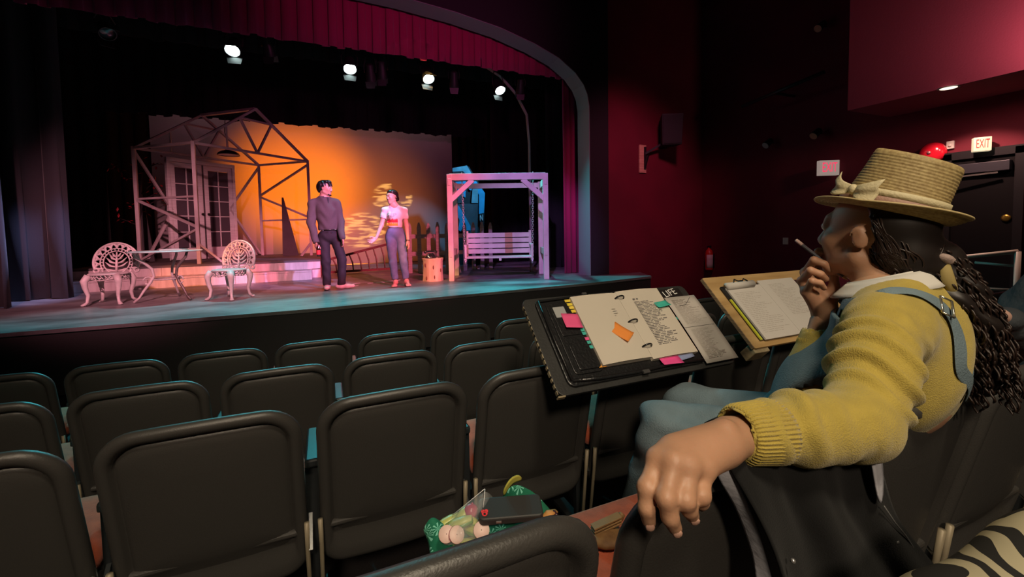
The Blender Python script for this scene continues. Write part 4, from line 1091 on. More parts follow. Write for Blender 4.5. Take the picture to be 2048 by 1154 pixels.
# ================================================================== snack bag on the rust cushion
CZ = FLOOR[4] + .486
def cz(px, py, h=0): return onZ(px, py, CZ + h)
def green_material():
    m = bpy.data.materials.new('green_starburst_cotton'); m.use_nodes = True; nt = m.node_tree; b = nt.nodes['Principled BSDF']; b.inputs['Roughness'].default_value = .85
    tc = nt.nodes.new('ShaderNodeTexCoord')
    vo = nt.nodes.new('ShaderNodeTexVoronoi'); vo.inputs['Scale'].default_value = 30; vo.feature = 'F1'
    nt.links.new(tc.outputs['Object'], vo.inputs['Vector'])
    sub = nt.nodes.new('ShaderNodeVectorMath'); sub.operation = 'SUBTRACT'
    sc2 = nt.nodes.new('ShaderNodeVectorMath'); sc2.operation = 'SCALE'; sc2.inputs['Scale'].default_value = 1.0
    nt.links.new(tc.outputs['Object'], sub.inputs[0]); nt.links.new(vo.outputs['Position'], sc2.inputs[0]); nt.links.new(sc2.outputs[0], sub.inputs[1])
    sep = nt.nodes.new('ShaderNodeSeparateXYZ'); nt.links.new(sub.outputs[0], sep.inputs[0])
    ad = nt.nodes.new('ShaderNodeMath'); ad.operation = 'ADD'; nt.links.new(sep.outputs['Y'], ad.inputs[0]); nt.links.new(sep.outputs['Z'], ad.inputs[1])
    at2 = nt.nodes.new('ShaderNodeMath'); at2.operation = 'ARCTAN2'; nt.links.new(ad.outputs[0], at2.inputs[0]); nt.links.new(sep.outputs['X'], at2.inputs[1])
    mu = nt.nodes.new('ShaderNodeMath'); mu.operation = 'MULTIPLY'; mu.inputs[1].default_value = 9; nt.links.new(at2.outputs[0], mu.inputs[0])
    si = nt.nodes.new('ShaderNodeMath'); si.operation = 'SINE'; nt.links.new(mu.outputs[0], si.inputs[0])
    gt_ = nt.nodes.new('ShaderNodeMath'); gt_.operation = 'GREATER_THAN'; gt_.inputs[1].default_value = .35; nt.links.new(si.outputs[0], gt_.inputs[0])
    l1 = nt.nodes.new('ShaderNodeMath'); l1.operation = 'LESS_THAN'; l1.inputs[1].default_value = .46; nt.links.new(vo.outputs['Distance'], l1.inputs[0])
    mm = nt.nodes.new('ShaderNodeMath'); mm.operation = 'MULTIPLY'; nt.links.new(gt_.outputs[0], mm.inputs[0]); nt.links.new(l1.outputs[0], mm.inputs[1])
    mx = nt.nodes.new('ShaderNodeMix'); mx.data_type = 'RGBA'; mx.inputs[6].default_value = (.006, .16, .085, 1); mx.inputs[7].default_value = (.20, .62, .48, 1)
    nt.links.new(mm.outputs[0], mx.inputs[0]); nt.links.new(mx.outputs[2], b.inputs['Base Color'])
    return m
M_green = green_material()
gb0 = cz(985, 1055)
gb = thing('snack_bag', 'green cotton bag with pale starburst print lying open on the rust cushion', 'bag', gb0)
def gsheet(pts, nm, mt, thick=.003, par=gb, sub=3):
    """pts: rows of world points -> smooth cloth sheet"""
    nr, nc = len(pts), len(pts[0]); v = [p for r in pts for p in r]
    f = [(i * nc + j, i * nc + j + 1, (i + 1) * nc + j + 1, (i + 1) * nc + j) for i in range(nr - 1) for j in range(nc - 1)]
    o = MB().add(v, f).build(nm, mt, par, smooth=True)
    s = o.modifiers.new('subdivision', 'SUBSURF'); s.levels = s.render_levels = 2
    s2 = o.modifiers.new('thickness', 'SOLIDIFY'); s2.thickness = thick
    return o
gsheet([[cz(846, 1062, .035), cz(850, 1050, .05), cz(864, 1030, .07), cz(880, 1042, .05)],
        [cz(850, 1070, .02), cz(862, 1062, .04), cz(880, 1052, .055), cz(890, 1050, .03)],
        [cz(858, 1090, .008), cz(872, 1080, .03), cz(892, 1072, .035), cz(900, 1066, .02)],
        [cz(862, 1125, .004), cz(885, 1118, .012), cz(915, 1105, .014), cz(925, 1095, .008)],
        [cz(880, 1150, .002), cz(905, 1140, .004), cz(940, 1130, .004), cz(955, 1115, .003)]], 'bag_flap', M_green)
gsheet([[cz(1000, 1000, .06), cz(1010, 985, .09), cz(1020, 975, .11), cz(1035, 968, .115), cz(1050, 975, .10), cz(1070, 985, .08), cz(1092, 1010, .04), cz(1104, 1022, .01)],
        [cz(1000, 1012, .04), cz(1012, 1000, .07), cz(1025, 990, .09), cz(1040, 986, .095), cz(1055, 992, .08), cz(1072, 1002, .06), cz(1090, 1022, .03), cz(1100, 1034, .008)],
        [cz(1000, 1035, .01), cz(1012, 1032, .02), cz(1025, 1030, .03), cz(1040, 1028, .035), cz(1055, 1030, .03), cz(1072, 1034, .02), cz(1086, 1040, .01), cz(1096, 1046, .004)]], 'bag_wall', M_green)
gsheet([[cz(1006, 985, .10), cz(1016, 965, .125), cz(1028, 952, .13), cz(1042, 950, .125)], [cz(1008, 995, .08), cz(1018, 976, .105), cz(1030, 964, .11), cz(1046, 962, .105)]], 'bag_lining', mat('yellow_lining', (.42, .38, .06), .85))
gsheet([[cz(866, 1062, .03), cz(930, 1040, .03), cz(1000, 1030, .03), cz(1060, 1040, .01)], [cz(870, 1085, .012), cz(935, 1080, .012), cz(1000, 1070, .012), cz(1070, 1060, .006)], [cz(890, 1120, .004), cz(950, 1112, .004), cz(1010, 1095, .004), cz(1080, 1080, .003)]], 'bag_base', M_green)
M_film = mat('clear_film', (.85, .88, .88), .1, spec=.8, alpha=.11); M_rad = mat('radish_flesh', (.80, .58, .52), .5, vary=(40, .08)); M_radskin = mat('radish_skin', (.45, .03, .09), .3, coat=.4); M_cuc = mat('cucumber_flesh', (.55, .58, .16), .35, vary=(20, .2)); M_cucskin = mat('cucumber_skin', (.10, .26, .03), .3, coat=.3)
bgp = thing('plastic_snack_bag', 'clear zip bag of cut vegetables lying on the green cotton bag', 'bag', cz(960, 1050, .02))
gsheet([[cz(905, 1030, .05), cz(935, 1005, .08), cz(970, 978, .13), cz(982, 990, .10), cz(992, 1000, .07)], [cz(895, 1050, .055), cz(930, 1035, .085), cz(960, 1020, .10), cz(972, 1020, .085), cz(982, 1022, .06)], [cz(880, 1075, .05), cz(920, 1062, .085), cz(940, 1052, .07), cz(950, 1055, .05), cz(962, 1060, .035)], [cz(885, 1095, .035), cz(925, 1085, .06), cz(955, 1077, .04), cz(968, 1078, .03), cz(985, 1078, .02)]], 'film', M_film, .001, bgp)
for (pts_) in (((970, 978, .132), (968, 1000, .115), (966, 1015, .102)), ((905, 1030, .052), (936, 1005, .082), (969, 978, .131))): MB().tube([cz(*p) for p in pts_], .0009, 5).build('film_seam', mat('film_white', (.8, .8, .8), .3), bgp, smooth=True)
def slice_(px, py, h, r, facing, label, skin, flesh, nm, grp):
    c = cz(px, py, h); t = thing(nm, label, 'vegetable', c, grp); d = Vector(facing).normalized(); _, s_, u_ = frame_of(d); ax = (s_, u_, d)
    MB().lathe([(.001, 0), (r * .94, 0), (r * .97, -.001)], c, 22, ax, cap=False).build('cut_face', flesh, t, smooth=True)
    MB().lathe([(r * .97, -.0005), (r, -.004), (r * .85, -.014), (r * .5, -.022), (.002, -.026)], c, 22, ax, cap=False).build('skin', skin, t, smooth=True)
toC = lambda px, py: (EYE - cz(px, py)).normalized()
for px, py, h, r, f in ((893, 1068, .066, .0185, (-.12, 0, .1)), (914, 1069, .066, .0185, (.35, .05, 0)), (963, 1060, .058, .019, (.02, 0, .05))):
    slice_(px, py, h, r, toC(px, py) + Vector(f), 'halved radish with pale pink cut face in the clear bag', M_radskin, M_rad, 'radish_half', 'halved radishes in the snack bag')
for px, py, h, r in ((942, 1022, .06, .018), (968, 1045, .035, .014)):
    c = cz(px, py, h); o = MB().ball(c, r, 14, 10, (1, 1, .95)).ball(c + Vector((.004, 0, r)), .003, 6, 4).build('radish', M_radskin, None, smooth=True); tag(o, 'whole red radish in the clear bag beside the phone', 'vegetable', 'whole radishes in the snack bag')
cuk = [((918, 1045, .055), (.03, -.012, .01), .014), ((925, 1030, .055), (.022, .01, .012), .013), ((945, 1060, .04), (.012, -.03, .008), .012), ((895, 1042, .035), (.03, .0, .008), .012), ((938, 1086, .016), (.04, -.004, .0), .014), ((935, 1040, .05), (.02, -.02, 0), .012), ((953, 1052, .04), (.01, -.028, .004), .012)]
for i, (p, d, r) in enumerate(cuk):
    c = cz(*p); d = Vector(d); t = thing('cucumber_stick', 'cut green cucumber piece in the clear bag', 'vegetable', c, 'cucumber pieces in the snack bag')
    _, s_, u_ = frame_of(d); fl_ = MB().tube([c - d * .95, c - d * .3 + u_ * .002, c + d * .3 + u_ * .002, c + d * .95], [r * .7, r, r, r * .7], 10, flat=.55).build('flesh', M_cuc, t, smooth=True)
    MB().tube([c - d + s_ * r * .35 - u_ * .003, c + s_ * r * .45 - u_ * .003, c + d + s_ * r * .35 - u_ * .003], [r * .55, r * .8, r * .55], 10, flat=.6).build('rind', M_cucskin, t, smooth=True)
# phone case
c0, c1, c2, c3 = cz(952, 1036, .085), cz(1088, 1022, .085), cz(1086, 1000, .085), cz(955, 1008, .085)
pc = (c0 + c1 + c2 + c3) / 4; phx = ((c1 - c0) + (c2 - c3)).normalized(); phy = Vector((-phx.y, phx.x, 0)); phn = Vector((0, 0, 1))
tl_ = .25; phy2 = (phy * math.cos(tl_) + phn * math.sin(tl_)); phn2 = phx.cross(phy2)
phn_ = thing('phone_case', 'black phone in a matte case with a red emblem on the snack bag', 'phone', pc)
Lp, Wp = .152, .062
def slab(c, X_, Y_, N_, L, Wd, r, h0, h1):
    P_ = []
    for cx, cy, q0 in ((L / 2 - r, -Wd / 2 + r, -90), (L / 2 - r, Wd / 2 - r, 0), (-L / 2 + r, Wd / 2 - r, 90), (-L / 2 + r, -Wd / 2 + r, 180)):
        for k in range(6): a = math.radians(q0 + 18 * k); P_.append((cx + r * math.cos(a), cy + r * math.sin(a)))
    m_ = len(P_)
    return MB().add([c + X_ * x + Y_ * y + N_ * h0 for x, y in P_] + [c + X_ * x + Y_ * y + N_ * h1 for x, y in P_], [tuple(range(m_ - 1, -1, -1)), tuple(range(m_, 2 * m_))] + [(i, (i + 1) % m_, (i + 1) % m_ + m_, i + m_) for i in range(m_)])
slab(pc, phx, phy2, phn2, Lp, Wp, .012, -.014, .006).build('case', mat('matte_black_case', (.028, .028, .028), .55), phn_, bevel=.004)
em = MB(); ec = pc - phx * (Lp / 2 - .014) - phy2 * (Wp / 2 - .018) + phn2 * .0065
for sx in (-1, 1):
    em.lathe([(.001, .001), (.0046, .001), (.005, 0)], ec + phx * (sx * .0036) + phy2 * .004, 12, (phx, phy2, phn2))
em.lathe([(.001, .001), (.0066, .001), (.007, 0)], ec - phy2 * .002, 14, (phx, phy2, phn2))
em.build('emblem', mat('emblem_red', (.8, .05, .06), .5), phn_)
MB().lathe([(.001, .0022), (.0026, .0022), (.003, .001)], ec - phy2 * .004, 10, (phx, phy2, phn2)).build('emblem_dot', mat('emblem_dark', (.02, .01, .01), .5), phn_)
MB().box(pc - phx * .03 - phy2 * (Wp / 2 + .0002) + phn2 * -.004, (.012, .002, .005), (phx, phy2, phn2)).build('side_button', mat('button_silver', (.6, .6, .6), .3, .8), phn_)
# leather strap and pouch
M_tan = mat('tan_leather', (.42, .24, .10), .6, vary=(12, .3))
s0_, s1_ = cz(1185, 1055, .035), cz(1240, 1030, .05)
wl = thing('tan_pouch', 'tan leather pouch with folded strap on the cushion beside the jacket seat', 'pouch', cz(1200, 1060))
for k in range(3): MB().bar(s0_ + Vector((0, 0, -.007 * k)), s1_ + Vector((0, 0, -.007 * k)), .022, .0045).build('strap', M_tan, wl, bevel=.001)
MB().tube([s1_ + Vector((0, 0, .002)), s1_ + Vector((.008, 0, -.004)), s1_ + Vector((0, 0, -.012))], .006, 8).build('strap_fold', M_tan, wl, smooth=True)
MB().ball(cz(1215, 1075, .014), .036, 14, 8, (1.2, 1, .4)).build('pouch_body', wood('tan_weave', (.16, .07, .025), (.30, .16, .06), .7, 30, (1, 1, 1), .5), wl, smooth=True)
q = cz(1098, 1030, .02)
kr = thing('hair_clip', 'orange strap and dark bead trinket beside the phone', 'trinket', q)
MB().tube([cz(1080, 1045, .02), cz(1098, 1026, .035), cz(1112, 1022, .03)], [.010, .012, .008], 8, flat=.4).build('strap', mat('orange_strap', (.6, .28, .08), .6), kr, smooth=True)
MB().ball(cz(1108, 1026, .03), .007, 8, 6).ball(cz(1112, 1030, .028), .006, 8, 6).build('bead', mat('dark_bead', (.05, .02, .03), .2, coat=1), kr, smooth=True)

# ================================================================== jacket over the seat back
M_jack = mat('black_wool_jacket', (.0075, .0075, .008), .9, spec=.25, bump=(400, .15), sheen=.06); M_lin = mat('grey_jacket_lining', (.42, .42, .47), .6, bump=(60, .2))
jk = thing('jacket', 'dark jacket with pale lining draped over a seat back under the arm', 'jacket', (.68, .46, .85))
def jrow(l, r, yl, yr, n=14, amp=.012, ph_=0):
    a, b = onY(*l, yl), onY(*r, yr); out = []
    for i in range(n):
        u = i / (n - 1); p = a.lerp(b, u); f = math.sin(u * 15 + ph_) + .6 * math.sin(u * 31 + ph_ * 1.7)
        p = p + Vector((0, -amp * (f + .6), 0)); out.append(p)
    return out
def toprow(y, zt, x0, x1, n=14): return [Vector((x0 + (x1 - x0) * i / (n - 1), y, zt + .004 * math.sin(i * 1.3))) for i in range(n)]
rows = [toprow(.60, .66, .60, .88), toprow(.565, .80, .585, .885), toprow(.53, .868, .575, .89), toprow(.49, .892, .57, .895), toprow(.452, .892, .57, .895),
        jrow((1440, 905), (1752, 905), .430, .435, amp=.004), jrow((1462, 950), (1758, 950), .425, .43, amp=.008, ph_=.3), jrow((1490, 1010), (1772, 1025), .425, .42, ph_=.6), jrow((1515, 1070), (1818, 1080), .43, .41, amp=.014, ph_=.9), jrow((1530, 1130), (1860, 1130), .43, .40, amp=.016, ph_=1.2), jrow((1560, 1230), (1930, 1200), .43, .39, amp=.016, ph_=1.5), jrow((1590, 1330), (1960, 1290), .43, .38, amp=.016, ph_=1.8)]
gsheet(rows, 'outer_cloth', M_jack, .004, jk)
lin = [[onY(1428, 912, .436), onY(1440, 905, .43), onY(1452, 905, .426)], [onY(1432, 955, .436), onY(1456, 960, .428), onY(1476, 965, .422)], [onY(1468, 1005, .44), onY(1490, 1020, .43), onY(1508, 1040, .42)], [onY(1492, 1070, .445), onY(1512, 1085, .432), onY(1530, 1100, .424)], [onY(1512, 1130, .445), onY(1530, 1150, .435), onY(1545, 1160, .425)], [onY(1515, 1230, .445), onY(1540, 1240, .435), onY(1560, 1240, .425)]]
gsheet(lin, 'lining', M_lin, .003, jk)
lin2 = [[onY(1738, 880, .408), onY(1760, 880, .408)], [onY(1746, 930, .402), onY(1768, 935, .404)], [onY(1752, 965, .398), onY(1768, 985, .40)], [onY(1758, 1000, .396), onY(1765, 1012, .398)]]
gsheet(lin2, 'lining', M_lin, .003, jk)
seam = MB(); pts_ = [(1768, 1012), (1790, 1045), (1812, 1072), (1835, 1108), (1850, 1128)]
seam.tube([onY(a, b, .398) for a, b in pts_], .0013, 6); seam.build('zip', mat('zip_silver', (.5, .5, .5), .3, .8), jk, smooth=True)
for a, b in ((1793, 1083), (1816, 1125), (1586, 1122)): MB().ball(onY(a, b, .398), .004, 8, 6).build('snap', MATS['zip_silver'], jk, smooth=True)
# knee in patterned clothing by the camera, shaped as a loose bundle
def leafy():
    m = bpy.data.materials.new('cream_black_leaf_print'); m.use_nodes = True; nt = m.node_tree; b = nt.nodes['Principled BSDF']; b.inputs['Roughness'].default_value = .85
    tc = nt.nodes.new('ShaderNodeTexCoord'); wv = nt.nodes.new('ShaderNodeTexWave'); wv.inputs['Scale'].default_value = 7.5; wv.inputs['Distortion'].default_value = 11; wv.inputs['Detail'].default_value = .6; wv.inputs['Detail Scale'].default_value = 1.6
    nt.links.new(tc.outputs['Object'], wv.inputs['Vector'])
    r = nt.nodes.new('ShaderNodeValToRGB'); r.color_ramp.interpolation = 'CONSTANT'; r.color_ramp.elements[0].color = (.01, .01, .01, 1); r.color_ramp.elements[1].position = .48; r.color_ramp.elements[1].color = (.40, .36, .24, 1)
    nt.links.new(wv.outputs['Fac'], r.inputs['Fac']); nt.links.new(r.outputs['Color'], b.inputs['Base Color']); return m
pb = SDF((.35, -.12, .08), (1.35, .46, .95), .012)
def PB(px, py, z_): return W(px, py, z_)
pb.chain([PB(1960, 1300, .50), PB(2040, 1215, .52), PB(2110, 1140, .54), PB(2190, 1040, .58)], [.06, .052, .05, .045], k=.05)
pb.cap(PB(1920, 1300, .50), (.62, .12, .235), .07, .11, k=.05)
ob_ = pb.build('clothed_knee', leafy(), None, 2); tag(ob_, 'knee in cream clothing with black leaf print behind the seat of the woman', 'cloth')

# ================================================================== fittings on the house walls
XW = 7.6
YW = 7.0
# loudspeaker with bracket on the stage-side wall
c = onY(1340, 262, 6.72); q = onY(1285, 318, 6.99)
spk = thing('loudspeaker', 'black wedge loudspeaker mounted on the maroon wall', 'speaker', c)
b = MB(); X_, Y_ = Vector((.88, -.47, 0)), Vector((.47, .88, 0))
def sp_pt(x, y, z_): return c + X_ * x + Y_ * y + Vector((0, 0, z_))
lo = [sp_pt(-.19, -.16, -.30), sp_pt(.19, -.16, -.30), sp_pt(.14, .18, -.28), sp_pt(-.14, .18, -.28)]; hi = [sp_pt(-.21, -.20, .30), sp_pt(.21, -.20, .30), sp_pt(.15, .18, .30), sp_pt(-.15, .18, .30)]
MB().add(lo + hi, [(3, 2, 1, 0), (4, 5, 6, 7)] + [(i, (i + 1) % 4, (i + 1) % 4 + 4, i + 4) for i in range(4)]).build('cabinet', mat('speaker_black', (.006, .007, .007), .6), spk, bevel=.012)
gr = MB().add([sp_pt(-.17, -.172, -.27), sp_pt(.17, -.172, -.27), sp_pt(.19, -.209, .27), sp_pt(-.19, -.209, .27)], [(0, 1, 2, 3)]); gr.build('grille', mat('speaker_mesh', (.012, .013, .013), .7, bump=(200, .6)), spk, solid=.006)
bp_ = thing('speaker_bracket', 'pale wooden wall plate with black bracket arm holding the loudspeaker', 'bracket', q)
MB().box(q, (.17, .03, .56)).build('wall_plate', wood('pine_plate', (.45, .27, .15), (.66, .44, .28), .7, 4, (1, 1, 6)), bp_, bevel=.004)
MB().bar(q + Vector((.04, -.03, -.2)), q + Vector((.04, -.03, .24)), .035).bar(q + Vector((.04, -.03, .1)), c + Vector((-.05, .08, -.2)), .04).bar(q + Vector((.04, -.03, -.15)), q + Vector((.04, -.12, .05)), .03).build('arm', M_lant, bp_)
# fire extinguisher at the corner
e = onY(1418, 540, 6.86); e = Vector((7.42, 6.86, e.z))
e = onX(1418, 540, 7.50); fx = thing('fire_extinguisher', 'red fire extinguisher with white label hanging on the wall corner', 'extinguisher', e)
MB().lathe([(.001, 0), (.07, .0), (.078, .02), (.078, .36), (.06, .42), (.03, .45), (.022, .48)], e, 18).build('cylinder', mat('extinguisher_red', (.65, .04, .02), .3, coat=.5), fx, smooth=True)
MB().grid(lambda u, v: e + Vector((math.cos(3.2 + 2.0 * u) * .0795, math.sin(3.2 + 2.0 * u) * .0795, .05 + .28 * v)), 10, 4).build('label_wrap', mat('extinguisher_label', (.7, .66, .62), .6), fx, smooth=True, solid=.001)
MB().box(e + Vector((0, 0, .49)), (.03, .09, .03)).bar(e + Vector((0, -.05, .515)), e + Vector((0, .04, .50)), .02).build('valve', M_lant, fx)
MB().box(e + Vector((.09, 0, .2)), (.03, .1, .3)).build('wall_hook', M_lant, fx)
# exit signs
def exit_sign(c, X_, N_, w, h, label, lit):
    Zv = Vector((0, 0, 1)); t = thing('exit_sign', label, 'sign', c)
    MB().box(c, (w, h, .09), (X_, Zv, N_)).build('housing', mat('sign_housing_' + lit, (.55, .5, .34) if lit == 'lit' else (.50, .45, .40), .5, emit=(1, .9, .6) if lit == 'lit' else (.9, .7, .62), estr=.36 if lit == 'lit' else .22), t, bevel=.006)
    text_mb('EXIT', c + N_ * .046, X_, Zv, h * .62, .001, w * .74).build('lettering', mat('exit_letters_' + lit, (.6, .02, .015), .5, emit=(1, .03, .02) if lit == 'lit' else (1, .03, .12), estr=.08 if lit == 'lit' else .8), t)
    MB().box(c - N_ * .05 + Zv * (h * .2), (w * .3, h * .3, .03), (X_, Zv, N_)).bar(c - N_ * .05, (XW + .01, c.y, c.z), .03).build('mount', mat('sign_mount', (.3, .28, .25), .6), t)
exit_sign(onX(1963, 289, XW - .16), Vector((.55, -.83, 0)).normalized(), Vector((-.83, -.55, 0)).normalized(), .155, .17, 'white lit exit sign with red letters above the black side door', 'lit')
exit_sign(onX(1656, 336, XW - .20), Vector((.86, -.5, 0)).normalized(), Vector((-.5, -.86, 0)).normalized(), .29, .235, 'dim exit sign with glowing red letters on the maroon wall behind the straw hat', 'dim')
# bell and detector
c = onX(1866, 306, XW - .06); bl = thing('fire_bell', 'round red fire alarm bell on the wall beside the side door', 'bell', c)
ax = (Vector((0, 1, 0)), Vector((0, 0, 1)), Vector((-1, 0, 0)))
MB().lathe([(.14, -.02), (.145, .0), (.13, .05), (.09, .085), (.03, .1), (.001, .1)], c, 28, ax).build('gong', mat('bell_red', (.6, .012, .03), .18, coat=1), bl, smooth=True)
MB().lathe([(.02, .1), (.02, .112), (.001, .114)], c, 12, ax).build('centre_bolt', mat('bolt_pink', (.6, .3, .3), .3, .5), bl, smooth=True)
MB().box(c + Vector((.04, 0, 0)), (.05, .16, .16)).build('back_box', mat('bell_box_red', (.35, .01, .02), .5), bl)
c = onX(1901, 290, XW - .02); o = MB().box(c, (.03, .075, .10)).ball(c + Vector((-.018, 0, -.01)), .018, 8, 6).build('wall_sensor', mat('sensor_white', (.62, .6, .55), .5), None, bevel=.004); tag(o, 'small white sensor box between the red bell and exit sign', 'sensor')
c = onX(1571, 482, XW - .01); o = MB().box(c, (.02, .09, .12)).box(c + Vector((-.012, 0, 0)), (.01, .02, .04)).build('wall_switch', mat('switch_plate', (.66, .6, .56), .5), None, bevel=.003); tag(o, 'white switch plate on the maroon wall left of the pencil', 'switch')
o['label'] = 'small white switch plate low on the maroon side wall'
# side door with closer
d0, d1 = onX(1908, 330, XW - .02), onX(2036, 306, XW - .02)
dr = MB().bx(XW - .05, XW + .02, d1.y, d0.y, -.05, 1.98).build('door_1', mat('door_black', (.004, .0035, .004), .7, spec=.12), None, bevel=.004); dr['kind'] = 'structure'
MB().bx(XW - .09, XW, d1.y - .08, d1.y, -.05, 2.07).bx(XW - .09, XW, d0.y, d0.y + .08, -.05, 2.07).bx(XW - .09, XW, d1.y - .08, d0.y + .08, 1.99, 2.09).build('door_frame', mat('door_frame_black', (.008, .0075, .009), .6, spec=.2), dr)
MB().bx(XW - .13, XW - .05, d1.y + .03, d1.y + .62, 1.80, 1.92).build('closer_box', mat('closer_grey', (.035, .036, .045), .4, .3), dr, bevel=.006)
MB().bar((XW - .14, d1.y + .12, 1.78), (XW - .2, d1.y + .5, 1.76), .02).bar((XW - .2, d1.y + .5, 1.76), (XW - .14, d1.y + .55, 1.78), .018).build('closer_arm', mat('closer_chrome', (.5, .48, .45), .25, .9), dr)
c = onX(2012, 436, XW - .06); MB().ball(c, .045, 12, 8, (.4, 1, 1)).build('door_knob', mat('brass', (.45, .3, .06), .3, .9), dr, smooth=True)
# white handrail in the side aisle
XR = 6.7
a0, a1, b1_, c0_, c1_, d0_ = onX(1917, 515, XR), onX(2036, 503, XR), onX(2030, 600, XR), onX(1962, 585, XR), onX(2030, 580, XR), onX(1950, 525, XR)
hr = thing('handrail', 'pale metal handrail in the aisle below the black side door', 'railing', (XR, a1.y, FLOOR[3]))
M_hr = mat('rail_cream', (.55, .52, .42), .4)
MB().tube([a0 + Vector((0, .5, .0)), a0, a1], .024, 10).build('top_rail', M_hr, hr, smooth=True)
MB().tube([c0_ + Vector((0, .4, .02)), c1_], .018, 8).build('lower_rail', M_hr, hr, smooth=True)
MB().tube([d0_, Vector((XR, a1.y, d0_.z - .02))], .014, 8).build('mid_rail', M_hr, hr, smooth=True)
MB().tube([a1, Vector((XR, a1.y, FLOOR[4]))], .026, 8).build('post', M_hr, hr, smooth=True)
MB().tube([Vector((XR, a0.y + .45, a0.z)), Vector((XR, a0.y + .45, FLOOR[3]))], .026, 8).build('post', M_hr, hr, smooth=True)
# downlight in the soffit
c = onZ(1897, 176, 2.73); dl = thing('downlight', 'oval recessed downlight in the soffit above the side door', 'light', c)
MB().lathe([(.075, -.002), (.095, -.002), (.10, .004)], c, 24, cap=False).build('trim_ring', mat('downlight_ring', (.6, .6, .6), .4), dl, smooth=True)
MB().lathe([(.001, -.003), (.075, -.003)], c, 24, cap=False).build('lens', mat('downlight_lens', (.8, .75, .65), .3, emit=(1, .8, .6), estr=1.4), dl)
spot('downlight_beam', c + Vector((0, 0, -.03)), (XW - .05, c.y + .05, 1.0), 120, (1.0, .55, .45), 84, .5, .04)
# side boom with small lanterns
bmz = onX(1600, 200, 7.1)
o = MB().tube([(7.05, 5.6, 3.35), (7.05, 4.2, 3.5)], .03, 8).tube([(7.05, 5.0, 3.42), (7.58, 5.0, 3.42)], .025, 8).build('boom_arm', M_lant, None, smooth=True); tag(o, 'black side lighting arm fixed high on the maroon wall', 'pipe')
for (px, py, lab_, cc) in ((1532, 290, 'pale grey unlit lantern on the maroon side wall', (.42, .4, .4)), (1628, 271, 'small amber-faced lantern on the maroon side wall', (.5, .26, .16)), (1637, 56, 'small rose-tinted lantern high on the dark side wall', (.3, .12, .13))):
    p = onX(px, py, 7.40); t = thing('wall_lantern', lab_, 'stage light', p)
    d = Vector((-.7, .1, -.55)).normalized(); _, s_, u_ = frame_of(d)
    MB().lathe([(.02, -.16), (.05, -.14), (.06, 0), (.066, .0), (.066, .02)], p, 14, (s_, u_, d)).build('housing', M_lant, t, smooth=True)
    MB().lathe([(.001, .024), (.06, .021)], p, 14, (s_, u_, d), cap=False).build('lens', mat('lens_' + lab_[:6], cc, .4), t)
    MB().bar(p - d * .08, (XW, p.y, p.z + .05), .02).build('bracket', M_lant, t)

# ================================================================== people
M_skin = mat('skin_warm', (.50, .27, .165), .5, vary=(14, .12), bump=(220, .06)); M_skin.node_tree.nodes['Principled BSDF'].inputs['Subsurface Weight'].default_value = .08
M_skin_f = mat('skin_actor', (.62, .36, .27), .5)
M_hair = mat('hair_dark', (.012, .008, .007), .45, spec=.5)
def npv(v): return np.array((v[0], v[1], v[2]), float)
def head(S, c, f, u, k=1.0, neck=None, nr=.052, jaw=1.0):
    c, f, u = npv(c), npv(Vector(f).normalized()), npv(Vector(u).normalized()); l = np.cross(u, f); u = np.cross(f, l)
    P = lambda a, b, d: c + (f * a + l * b + u * d) * k
    ax = (f, l, u)
    S.ell(P(-.012, 0, .035), np.array((.098, .076, .088)) * k, ax, .0)
    S.ell(P(.032, 0, -.035), np.array((.062, .060, .080)) * k, ax, .03 * k)
    S.cap(P(.070, 0, -.098), P(.072, 0, -.092), .020 * k, k=.02 * k)
    for s in (-1, 1):
        S.cap(P(.0, s * .055 * jaw, -.055), P(.065, s * .016, -.098), .018 * k, .016 * k, k=.02 * k)
        S.ell(P(.066, s * .036, -.022), np.array((.022, .022, .024)) * k, ax, .018 * k)
        S.ell(P(.098, s * .032, .012), np.array((.014, .017, .011)) * k, ax, .012 * k, op='sub')
        S.ell(P(.083, s * .031, .012), np.array((.0135, .0135, .0135)) * k, ax, .003 * k)
        S.ell(P(-.012, s * .078, -.004), np.array((.016, .007, .027)) * k, (f * .95 - u * .2, l * .9 - f * .35 * s, u), .006 * k)
        S.ell(P(-.006, s * .089, -.002), np.array((.008, .006, .016)) * k, ax, .005 * k, op='sub')
        S.ell(P(.098, s * .010, -.034), np.array((.009, .008, .008)) * k, ax, .006 * k)
    S.cap(P(.080, -.03, .033), P(.080, .03, .033), .013 * k, k=.015 * k)
    S.cap(P(.088, 0, .020), P(.107, 0, -.026), .0075 * k, .0115 * k, k=.012 * k)
    S.cap(P(.088, -.016, -.055), P(.088, .016, -.055), .0075 * k, k=.008 * k)
    S.cap(P(.086, -.014, -.068), P(.086, .014, -.068), .0085 * k, k=.008 * k)
    S.cap(P(.098, -.018, -.0615), P(.098, .018, -.0615), .0022 * k, k=.004 * k, op='sub')
    if neck is not None: S.cap(P(-.022, 0, -.06), npv(neck), nr * k, nr * 1.08 * k, k=.025 * k)
    return P
def eyes(P, k, parent, f):
    for s in (-1, 1):
        o = MB().ball(P(.0855, s * .031, .012), .0125 * k, 10, 8).build('eye', mat('eye_white', (.7, .68, .66), .2), parent, smooth=True)
        MB().ball(P(.0945, s * .031, .012), .0058 * k, 8, 6).build('iris', mat('iris_dark', (.02, .01, .008), .1), o, smooth=True)
